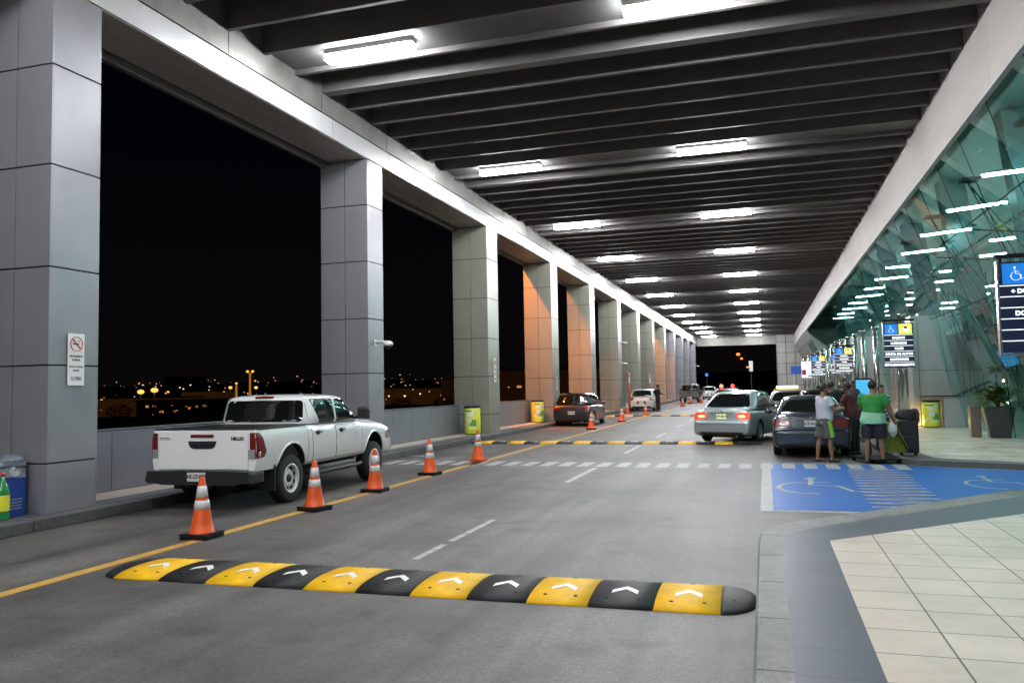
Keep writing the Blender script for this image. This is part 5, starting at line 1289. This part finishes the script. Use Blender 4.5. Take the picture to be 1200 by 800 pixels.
# ================================================================ PEOPLE
def elltube(mb, pts, radii, lat, m, seg=14):
    pts = [Vector(p) for p in pts]; lat = Vector(lat).normalized(); rings = []; i = mb.mi(m)
    for k, p in enumerate(pts):
        a, b = pts[max(0, k - 1)], pts[min(len(pts) - 1, k + 1)]; d = (b - a).normalized(); u = (lat - d * lat.dot(d))
        if u.length < .1: u = Vector((0, 1, 0)) - d * d.y
        u.normalize(); v = d.cross(u); rx, ry = radii[k] if isinstance(radii[k], tuple) else (radii[k], radii[k])
        rings.append([mb.bm.verts.new(p + u * cos(2 * pi * q / seg) * rx + v * sin(2 * pi * q / seg) * ry) for q in range(seg)])
    for A, B in zip(rings, rings[1:]):
        for q in range(seg): mb.bm.faces.new([A[q], A[(q + 1) % seg], B[(q + 1) % seg], B[q]]).material_index = i
    mb.bm.faces.new(rings[0][::-1]).material_index = i; mb.bm.faces.new(rings[-1]).material_index = i
def remeshed(mb, name, m, parent, vox=.014, sm=4):
    bmesh.ops.recalc_face_normals(mb.bm, faces=mb.bm.faces); me = bpy.data.meshes.new(name); mb.bm.to_mesh(me); mb.bm.free(); me.materials.append(m)
    o = bpy.data.objects.new(name, me); COL.objects.link(o); r = o.modifiers.new('r', 'REMESH'); r.mode = 'VOXEL'; r.voxel_size = vox; r.use_smooth_shade = True
    s = o.modifiers.new('s', 'SMOOTH'); s.iterations = sm; s.factor = .5
    me2 = eval_mesh(o); bpy.data.objects.remove(o); me2.materials.clear(); me2.materials.append(m); me2.polygons.foreach_set('use_smooth', [True] * len(me2.polygons))
    o2 = bpy.data.objects.new(name, me2); COL.objects.link(o2); o2.parent = parent; return o2
SKIN = mat('skin_tan', (0.26, 0.135, 0.08), .5); SKIN_D = mat('skin_brown', (0.12, 0.06, 0.038), .5); HAIR = mat('hair_black', (.010, .008, .007), .5)
def person(label, loc, rz, Hh=1.70, arms=None, legs=None, shirt=None, shorts=None, long_=False, sleeves=.55, skin=SKIN, hair=HAIR, lean=(0, 0), girth=1.0, shoe=M_ink, stripe=None, hairback=True, shirt2=None, cap=None, vox=.014, fin=True, headturn=0.0, belly=0.0):
    """faces +Y; arms: ((elbow),(wrist)) for right(+x) and left; everything for 1.72 m tall"""
    t = thing('person', label, 'person', loc, rz); k = Hh / 1.72; t.scale = (k, k, k)
    lx, ly = lean
    pel = Vector((0, 0, .93)); ch = Vector((lx * .75, ly * .75, 1.30)); nk = Vector((lx, ly, 1.47)); hd = Vector((lx * 1.12, ly * 1.2 + .02, 1.60)); g = girth
    arms = arms or [((.27, -.02, 1.14), (.29, .10, .90)), ((-.27, -.02, 1.14), (-.29, .10, .90))]
    legs = legs or [((.11, .02, .50), (.12, -.01, .08)), ((-.11, .02, .50), (-.12, -.01, .08))]
    mb = MB(); S = skin
    elltube(mb, [pel - Vector((0, 0, .06)), pel + Vector((0, 0, .06)), pel.lerp(ch, .5), ch, ch + (nk - ch) * .65, nk - Vector((0, 0, .01))], [(.155 * g, .11 * g), (.165 * g, .12 * g), (.145 * g, .11 * g), (.17 * g, .115 * g), (.165 * g, .09 * g), (.06, .06)], (1, 0, 0), S)
    elltube(mb, [nk - Vector((0, 0, .05)), nk + Vector((0, 0, .04)), hd - Vector((0, 0, .05))], [.062, .056, .055], (1, 0, 0), S)
    hm = Matrix.Rotation(headturn, 3, 'Z')
    def H_(v): return hd + hm @ Vector(v)
    mb.ball(hd + Vector((0, 0, .025)), .10, S, 16, (.78, .96, 1.08)); mb.ball(H_((0, .03, -.05)), .07, S, 12, (.80, .95, .85))
    mb.ball(H_((0, .105, -.01)), .022, S, 8, (.7, .9, 1.2))
    for s in (-1, 1): mb.ball(H_((s * .082, -.01, .0)), .022, S, 8, (.4, .8, 1.3))
    for s, (el, wr) in zip((1, -1), arms):
        sh = ch + Vector((s * .165 * g, 0, .095)) + Vector((lx, ly, 0)) * .15; el, wr = Vector(el), Vector(wr)
        elltube(mb, [sh - Vector((s * .05, 0, 0)), sh, sh.lerp(el, .5), el, el.lerp(wr, .35), wr], [.050, .053 * g, .047 * g, .040, .042, .027], (0, 0, 1), S)
        d = (wr - el).normalized(); hx = wr + d * .05; sd = d.cross(Vector((0, 0, 1)));
        if sd.length < .2: sd = Vector((0, 1, 0))
        sd.normalize(); mb.ball(hx, .042, S, 10, (.8, 1, 1))
        if fin:
            for q in range(4):
                b0 = hx + sd * (-.027 + .018 * q); L_ = (.062, .075, .070, .055)[q]; mid = b0 + d * L_ * .75; tip = mid + d * L_ * .5 + Vector((0, .012, -.022))
                elltube(mb, [b0, mid, tip], [.0115, .0105, .009], (0, 0, 1), S, 8)
            th = hx + sd * -.03; elltube(mb, [th - d * .02, th + sd * -.025 + d * .015, th + sd * -.03 + d * .045], [.013, .012, .010], (0, 0, 1), S, 8)
    hips = []
    for s, (kn, an) in zip((1, -1), legs):
        hp = pel + Vector((s * .085 * g, 0, -.04)); kn, an = Vector(kn), Vector(an); hips.append(hp)
        elltube(mb, [hp, hp.lerp(kn, .4), kn, kn.lerp(an, .3) - Vector((0, .015, 0)), an], [.092 * g, .082 * g, .055, .056, .036], (1, 0, 0), S)
        elltube(mb, [an + Vector((0, -.05, -.045)), an + Vector((0, .05, -.045)), an + Vector((0, .16, -.055))], [(.035, .03), (.042, .028), (.04, .018)], (1, 0, 0), S)
    body = remeshed(mb, 'body', S, t, vox, 3)
    # eyes, mouth
    e = MB()
    for s in (-1, 1): e.ball(H_((s * .032, .088, .015)), .010, M_ink, 8)
    e.ball(H_((0, .095, -.058)), .012, mat('lips', (.20, .06, .05), .5), 8, (1.8, .4, .5)); e.build('face_features', t)
    # hair
    h = MB(); h.ball(hd + Vector((0, 0, .035)), .108, hair, 18, (.80, .97, 1.04))
    for v in list(h.bm.verts):
        q = hm.inverted() @ (v.co - hd)
        lim = .055 if q.y > .03 else (-.05 if q.y < -.03 else .0)
        if q.z < lim: v.co = hd + hm @ Vector((q.x * .80, q.y * .80, max(q.z, lim - .02)))
    h.build('hair', t)
    if cap: MB().lathe([(.094, .05), (.10, .08), (.08, .13), (.001, .15)], cap, c=(hd.x, hd.y, hd.z), seg=18).box((hd.x - .06, hd.y + .06, hd.z + .055), (hd.x + .06, hd.y + .17, hd.z + .065), cap).build('cap', t)
    if shirt:
        mb = MB(); o_ = .022
        elltube(mb, [pel + Vector((0, 0, -.09)), pel + Vector((0, belly * .3, .06)), pel.lerp(ch, .5) + Vector((0, belly * .5, 0)), ch, ch + (nk - ch) * .6, nk - Vector((0, 0, .03))], [(.18 * g, .135 * g), (.18 * g, .138 * g + belly * .3), (.168 * g, .135 * g + belly * .6), (.19 * g, .135 * g), (.178 * g, .105 * g), (.085, .08)], (1, 0, 0), shirt)
        for s, (el, wr) in zip((1, -1), arms):
            sh = ch + Vector((s * .165 * g, 0, .095)) + Vector((lx, ly, 0)) * .15; el = Vector(el); wr = Vector(wr)
            if sleeves <= 1: elltube(mb, [sh - Vector((s * .07, 0, -.0)), sh, sh.lerp(el, sleeves * .5), sh.lerp(el, sleeves)], [.062, .066 * g, .068 * g, .072 * g], (0, 0, 1), shirt)
            else: elltube(mb, [sh - Vector((s * .07, 0, 0)), sh, sh.lerp(el, .5), el, el.lerp(wr, .5), wr], [.075, .076, .066, .056, .05, .042], (0, 0, 1), shirt)
        remeshed(mb, 'shirt', shirt, t, vox, 3)
    if shirt2:   # wrapped cloth round the waist
        mb = MB(); elltube(mb, [pel + Vector((0, 0, -.10)), pel + Vector((0, 0, .02)), pel + Vector((.01, 0, .13))], [(.20 * g, .155 * g), (.205 * g, .155 * g), (.19 * g, .15 * g)], (1, 0, 0), shirt2); mb.ball(pel + Vector((-.16, -.08, -.02)), .10, shirt2, 10, (1, .8, 1.2)); remeshed(mb, 'waist_wrap', shirt2, t, vox, 2)
    if shorts:
        mb = MB(); elltube(mb, [pel + Vector((0, 0, .07)), pel, pel - Vector((0, 0, .12))], [(.172 * g, .13 * g), (.18 * g, .138 * g), (.17 * g, .13 * g)], (1, 0, 0), shorts)
        for hp, (kn, an) in zip(hips, legs):
            kn, an = Vector(kn), Vector(an)
            if long_: elltube(mb, [hp, hp.lerp(kn, .4), kn, an + Vector((0, 0, .0))], [.108 * g, .098 * g, .075, .066], (1, 0, 0), shorts)
            else: elltube(mb, [hp, hp.lerp(kn, .5), hp.lerp(kn, .93)], [.112 * g, .108 * g, .102 * g], (1, 0, 0), shorts)
        so = remeshed(mb, 'trousers' if long_ else 'shorts', shorts, t, vox, 2)
        if stripe:
            c = MB(); hp, (kn, an) = hips[0], legs[0]; kn = Vector(kn)
            elltube(c, [hp + Vector((.078 * g, 0, .02)), hp.lerp(kn, .5) + Vector((.074 * g, 0, 0)), hp.lerp(kn, .91) + Vector((.068 * g, 0, 0))], [(.045 * g, .06), (.045 * g, .058), (.045 * g, .055)], (1, 0, 0), stripe); o = remeshed(c, 'side_stripe', stripe, t, vox, 1)
    f = MB()
    for kn, an in legs:
        an = Vector(an); elltube(f, [an + Vector((0, -.075, -.050)), an + Vector((0, 0, -.045)), an + Vector((0, .10, -.052)), an + Vector((0, .20, -.062))], [(.036, .028), (.046, .034), (.048, .026), (.034, .014)], (1, 0, 0), shoe)
    f.build('shoes', t, smooth=60)
    return t
C_wht = mat('cloth_white', (.55, .57, .62), .8, bump=0.9, bscale=9, noise=.08, nscale=6); C_gry = mat('cloth_grey', (.10, .10, .095), .85, bump=0.9, bscale=9, noise=.12, nscale=9); C_grn = mat('cloth_green', (.03, .27, .05), .8, bump=0.9, bscale=9, noise=.15, nscale=6); C_mint = mat('cloth_mint', (.30, .62, .38), .8, bump=0.9, bscale=9, noise=.1, nscale=8)
C_nvy = mat('cloth_navy', (.012, .014, .022), .85, bump=0.9, bscale=9); C_lime = mat('cloth_lime', (.22, .55, .06), .7, bump=0.9, bscale=9); C_mar = mat('cloth_maroon', (.07, .012, .012), .8, bump=0.9, bscale=9); C_blk = mat('cloth_black', (.010, .010, .012), .85, bump=0.9, bscale=9); C_dgr = mat('cloth_dark_grey', (.05, .05, .052), .85, bump=0.9, bscale=9)
def stripes_mat():
    m = mat('cloth_striped', (.02, .03, .08), .8, bump=0.9, bscale=9); n = m.node_tree.nodes; l = m.node_tree.links; g = n.new('ShaderNodeTexCoord'); w_ = n.new('ShaderNodeTexWave'); w_.bands_direction = 'Z'; w_.inputs['Scale'].default_value = 3.4
    l.new(g.outputs['Object'], w_.inputs['Vector']); r = n.new('ShaderNodeValToRGB'); r.color_ramp.interpolation = 'CONSTANT'; r.color_ramp.elements[0].color = (.015, .02, .06, 1); r.color_ramp.elements[1].position = .55; r.color_ramp.elements[1].color = (.6, .62, .65, 1)
    l.new(w_.outputs['Fac'], r.inputs[0]); l.new(r.outputs[0], n['Principled BSDF'].inputs['Base Color']); return m
# facing: rz=-90deg turns +Y to +X
person('man in white t-shirt and grey shorts with a lime stripe standing behind the dark sedan', (1.20, 18.75, 0.0), radians(-62), 1.68,
       arms=[((.24, .12, 1.12), (.10, .36, 1.16)), ((-.24, .14, 1.12), (-.05, .38, 1.18))], legs=[((.12, .06, .50), (.13, .08, .08)), ((-.10, -.06, .50), (-.12, -.12, .08))],
       shirt=C_wht, shorts=C_gry, stripe=C_lime, girth=1.16, belly=.05, shoe=M_bark)
person('man in green t-shirt and black shorts with a mint cloth round his waist, back turned', (2.14, 18.35, 0.0), radians(-12), 1.73,
       arms=[((.30, .05, 1.08), (.38, .20, .86)), ((-.25, .16, 1.12), (-.08, .36, 1.08))], legs=[((.13, .02, .50), (.15, .02, .08)), ((-.13, .01, .50), (-.15, -.03, .08))],
       shirt=C_grn, shirt2=C_mint, shorts=C_nvy, girth=1.22, belly=.03, headturn=radians(-25))
person('person in maroon top leaning towards the black car, between the two men', (1.98, 20.6, 0.0), radians(62), 1.70,
       arms=[((.22, .26, 1.16), (.16, .52, 1.16)), ((-.22, .24, 1.14), (-.14, .50, 1.12))], shirt=C_mar, sleeves=.6, shorts=C_blk, long_=True, skin=SKIN_D, lean=(0, .10), girth=1.1, vox=.018)
person('dark haired person in black behind the white shirted man', (1.72, 23.6, 0.0), radians(20), 1.74, shirt=C_blk, sleeves=1.5, shorts=C_blk, long_=True, skin=SKIN_D, girth=1.05, vox=.018)
person('person in a navy and white striped top behind the green shirted man', (2.78, 22.2, 0.0), radians(-150), 1.62, shirt=stripes_mat(), shorts=C_blk, long_=True, girth=1.15, vox=.018)
person('person in dark grey standing by the glowing blue screen', (2.85, 29.5, 0.12), radians(150), 1.62, shirt=C_dgr, shorts=C_blk, long_=True, skin=SKIN_D, vox=.02, fin=False, girth=.95)
person('small far person in black on the right pavement', (2.75, 44.0, 0.12), radians(170), 1.70, shirt=C_blk, sleeves=1.5, shorts=C_blk, long_=True, skin=SKIN_D, vox=.025, fin=False)
person('far person in grey beside the entrance posts', (3.1, 35.8, 0.12), radians(180), 1.74, shirt=C_dgr, sleeves=1.5, shorts=C_dgr, long_=True, skin=SKIN_D, vox=.025, fin=False)
person('guard in black uniform and cap standing in the driveway by the white crossover', (-6.78, 53.4, 0.0), radians(-60), 1.76, arms=[((.26, .06, 1.14), (.16, .28, 1.08)), ((-.26, .06, 1.14), (-.12, .28, 1.08))], shirt=C_blk, sleeves=1.5, shorts=C_blk, long_=True, cap=C_blk, vox=.022, fin=False, girth=1.1)
# ================================================================ NIGHT OUTSIDE THE CANOPY
M_sod = mat('sodium_lamp', (1, .6, .2), .4, emit=(1.0, .40, .07), estr=2.1, sample=False)
M_sod2 = mat('sodium_lamp_big', (1, .5, .2), .4, emit=(1.0, .27, .04), estr=2.2, sample=False)
M_wl = mat('white_far_lamp', (1, 1, 1), .4, emit=(.9, .95, 1.0), estr=1.5, sample=False)
M_pole = mat('lamp_pole', (.20, .13, .07), .6)
f_ = 938.0
def dirpx(px, py):
    v = cam.matrix_world.to_3x3() @ Vector(((px - 600) / f_, -(py - 400) / f_, -1)); return v.normalized()
def at_dist(px, py, d):
    v = dirpx(px, py); k = d / math.hypot(v.x, v.y); return Vector((v.x * k, v.y * k, CAM_H + v.z * k))
def street_lamp(px, py, d, r, lb, m=None, heads=1, polew=.25, polem=None):
    p = at_dist(px, py, d); g0 = terr(p.x, p.y)
    t = thing('street_lamp', lb, 'street lamp', (p.x, p.y, g0), 0, 'distant street lamps beyond the columns'); h = p.z - g0
    MB().tube([(0, 0, 0), (0, 0, h * .96)], [polew, polew * .6], polem or M_pole, 6).build('pole', t)
    for q in range(heads):
        o = (q - (heads - 1) / 2) * r * 5; c = MB(); c.tube([(0, 0, h * .955), (o, 0, h * .985)], polew * .35, polem or M_pole, 5); c.ball((o, 0, h), r, m or M_sod, 10, (1.2, 1.2, .8)); c.build('lamp_head', t)
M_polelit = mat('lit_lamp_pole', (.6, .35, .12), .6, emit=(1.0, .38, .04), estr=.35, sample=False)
street_lamp(293, 435, 160, 0.23, 'tall double headed amber lamp on a lit pole above the pickup roof', heads=2, polew=.30, polem=M_polelit)
street_lamp(277, 449, 170, 0.20, 'shorter amber lamp pole left of the tall double headed one', polew=.35, polem=M_polelit)
street_lamp(165, 459, 240, 0.75, 'bright amber street lamp, left one of the pair left of the pickup'); street_lamp(181, 457, 250, 0.85, 'bright amber street lamp, right one of the pair left of the pickup')
street_lamp(270, 454, 260, 0.50, 'bright round amber lamp just left of the two poles'); street_lamp(300, 454, 270, 0.50, 'bright round amber lamp right of the tall pole')
street_lamp(197, 459, 330, 0.39, 'small amber street lamp right of the bright pair')
street_lamp(865, 415, 215, 0.44, 'highest orange street lamp beyond the end of the driveway', M_sod2, polew=.14); street_lamp(869, 420, 240, 0.34, 'second orange street lamp beyond the end of the driveway', M_sod2, polew=.14); street_lamp(876, 430, 280, 0.36, 'lowest orange street lamp beyond the end of the driveway', M_sod2, polew=.14)
random.seed(21)
for k in range(28):
    px = random.choice([random.uniform(118, 380), random.uniform(118, 380), random.uniform(455, 535), random.uniform(588, 625)]); d = random.uniform(300, 900)
    py = 466 - px * .018 - random.uniform(-10, 10) * (1 if d > 420 else 0.3)
    p = at_dist(px, py, d); 
    if p.z - terr(p.x, p.y) < 4: p.z = terr(p.x, p.y) + 6; v = p - Vector((0, 0, CAM_H)); 
    t = thing('street_lamp', 'tiny distant amber street lamp on the dark hillside', 'street lamp', (p.x, p.y, terr(p.x, p.y)), 0, 'tiny amber lamps on the far hillside'); h = p.z - terr(p.x, p.y)
    MB().tube([(0, 0, 0), (0, 0, h * .97)], .12, M_pole, 5).build('pole', t); MB().ball((0, 0, h), random.uniform(.14, .34) * d / 500, M_sod if random.random() < .8 else M_wl, 8).build('lamp_head', t)
# lit window specks of the far town: one mass
mb = MB(); ms = [mat('town_amber', (1, .5, .2), .5, emit=(1, .42, .10), estr=2.2, sample=False), mat('town_white', (1, 1, 1), .5, emit=(1, .85, .62), estr=1.3, sample=False), mat('town_dim', (1, .5, .2), .5, emit=(.9, .35, .10), estr=.7, sample=False)]
for k in range(230):
    d = random.uniform(230, 1150); px = random.uniform(60, 800); p = at_dist(px, 455, d); g0 = terr(p.x, p.y); s = random.uniform(.08, .38) ** 1.2 * d / 500; z = g0 + random.uniform(1.5, 9)
    mb.box((p.x - s * random.uniform(.6, 2.4), p.y - .2, z), (p.x + s, p.y + .2, z + s * random.uniform(.8, 1.4)), random.choice(ms))
mb.build('town_lights', kind='stuff', label='scattered lights of the distant town on the dark hillside')
# dark buildings with lit facades
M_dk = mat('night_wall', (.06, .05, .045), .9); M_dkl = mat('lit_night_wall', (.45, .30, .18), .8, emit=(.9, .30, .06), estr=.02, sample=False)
for (px, py, d, w_, h_, lb, lit) in ((160, 476, 320, 38, 7, 'long low amber lit warehouse left of the pickup', 1), (232, 468, 330, 16, 9, 'small orange lit building just left of the pickup roof', 1), (215, 478, 300, 40, 6, 'dark low shed in the distant town', 0), (350, 470, 380, 60, 10, 'dark hillside block right above the pickup bonnet', 0), (500, 465, 420, 70, 9, 'long amber lit hangar seen between the second and third columns', 1), (604, 468, 300, 60, 12, 'dim brown building between the third and fourth columns', 2), (210, 453, 620, 26, 10, 'pale windowed block high on the far hillside', 3), (665, 468, 260, 60, 14, 'dim reddish building between the fourth and fifth columns', 2)):
    p = at_dist(px, py, d); g0 = terr(p.x, p.y); t = thing('distant_building', lb, 'building', (p.x, p.y, g0 - .5), 0)
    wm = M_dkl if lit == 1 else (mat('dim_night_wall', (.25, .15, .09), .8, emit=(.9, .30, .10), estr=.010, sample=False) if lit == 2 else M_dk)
    H2 = h_ if lit != 3 else h_ + 6
    MB().box((-w_ / 2, 0, 0), (w_ / 2, 12, H2), wm).build('wall', t); MB().box((-w_ / 2 - .5, -.5, H2), (w_ / 2 + .5, 12.5, H2 + .5), M_dk).build('roof', t)
    c = MB()
    for q in range(int(w_ / 3)):
        if random.random() < .3: zz = H2 * random.uniform(.3, .7); c.box((-w_ / 2 + 1 + q * 3, -.08, zz), (-w_ / 2 + 1.7 + q * 3 + random.random(), -.02, zz + .7), ms[1] if lit in (1, 3) else ms[2])
    if c.bm.verts: c.build('window', t)
    else: c.bm.free()
# dark tree clumps in front of the town
random.seed(5)
M_tree = mat('night_foliage', (.03, .04, .018), .9)
for k, (px, d) in enumerate(((140, 210), (190, 190), (235, 205), (330, 200), (375, 180), (470, 230), (520, 220), (840, 240), (890, 230))):
    p = at_dist(px, 470, d); g0 = terr(p.x, p.y); t = thing('tree', 'dark round tree silhouette before the town, %s from the left' % ordn[k], 'tree', (p.x, p.y, g0), 0, 'dark trees before the distant town')
    MB().tube([(0, 0, 0), (.3, 0, 2.2), (0, .2, 3.6)], [.35, .25, .15], M_bark, 7).build('trunk', t); c = MB(); i = c.mi(M_tree)
    for q in range(420):
        u = Vector((random.gauss(0, 1), random.gauss(0, 1), random.gauss(0, 1))).normalized() * random.uniform(.5, 1) ** .5; q0 = Vector((u.x * 3.0, u.y * 3.0, 4.0 + u.z * 1.7 + random.uniform(-.2, .2)))
        a = Vector((random.uniform(-1, 1), random.uniform(-1, 1), random.uniform(-1, 1))) * .4; b = Vector((random.uniform(-1, 1), random.uniform(-1, 1), random.uniform(-1, 1))) * .4
        c.face([q0, q0 + a, q0 + b], M_tree)
    c.build('crown', t, normals=False)
# sodium high masts: the amber light falling on the columns
def mast(y, power, lb, tgt):
    t = thing('flood_lamp', lb, 'flood lamp', (-10.6, y, 9.6), 0, 'amber flood lamps on the outer canopy edge')
    MB().tube([(0, 0, 0), (-1.1, 0, 1.25), (-1.9, 0, 1.25)], .04, M_pole, 8).build('arm', t); MB().box((-2.2, -.2, 1.2), (-1.75, .2, 1.32), M_bk).build('housing', t)
    MB().box((-2.15, -.15, 1.15), (-1.8, .15, 1.199), M_sod).build('lens', t)
    ld = bpy.data.lights.new('flood_light', 'SPOT'); ld.energy = power; ld.color = (1.0, .25, .015); ld.shadow_soft_size = .10; ld.spot_size = radians(75); ld.spot_blend = .4
    lo = bpy.data.objects.new('flood_light', ld); COL.objects.link(lo); lo.parent = t; lo.location = (-1.98, 0, 1.10)
    lo.rotation_euler = (Vector(tgt) - Vector((-12.58, y, 10.7))).to_track_quat('-Z', 'Y').to_euler()
mast(31.4, 9500, 'amber flood lamp on the canopy edge lighting the fourth column', (-9.9, 35.5, 4))
mast(40.0, 3600, 'amber flood lamp on the canopy edge lighting the fifth column', (-9.9, 44, 3)); mast(75.0, 8000, 'amber flood lamp on the canopy edge lighting the ninth column', (-9.9, 79.2, 4))
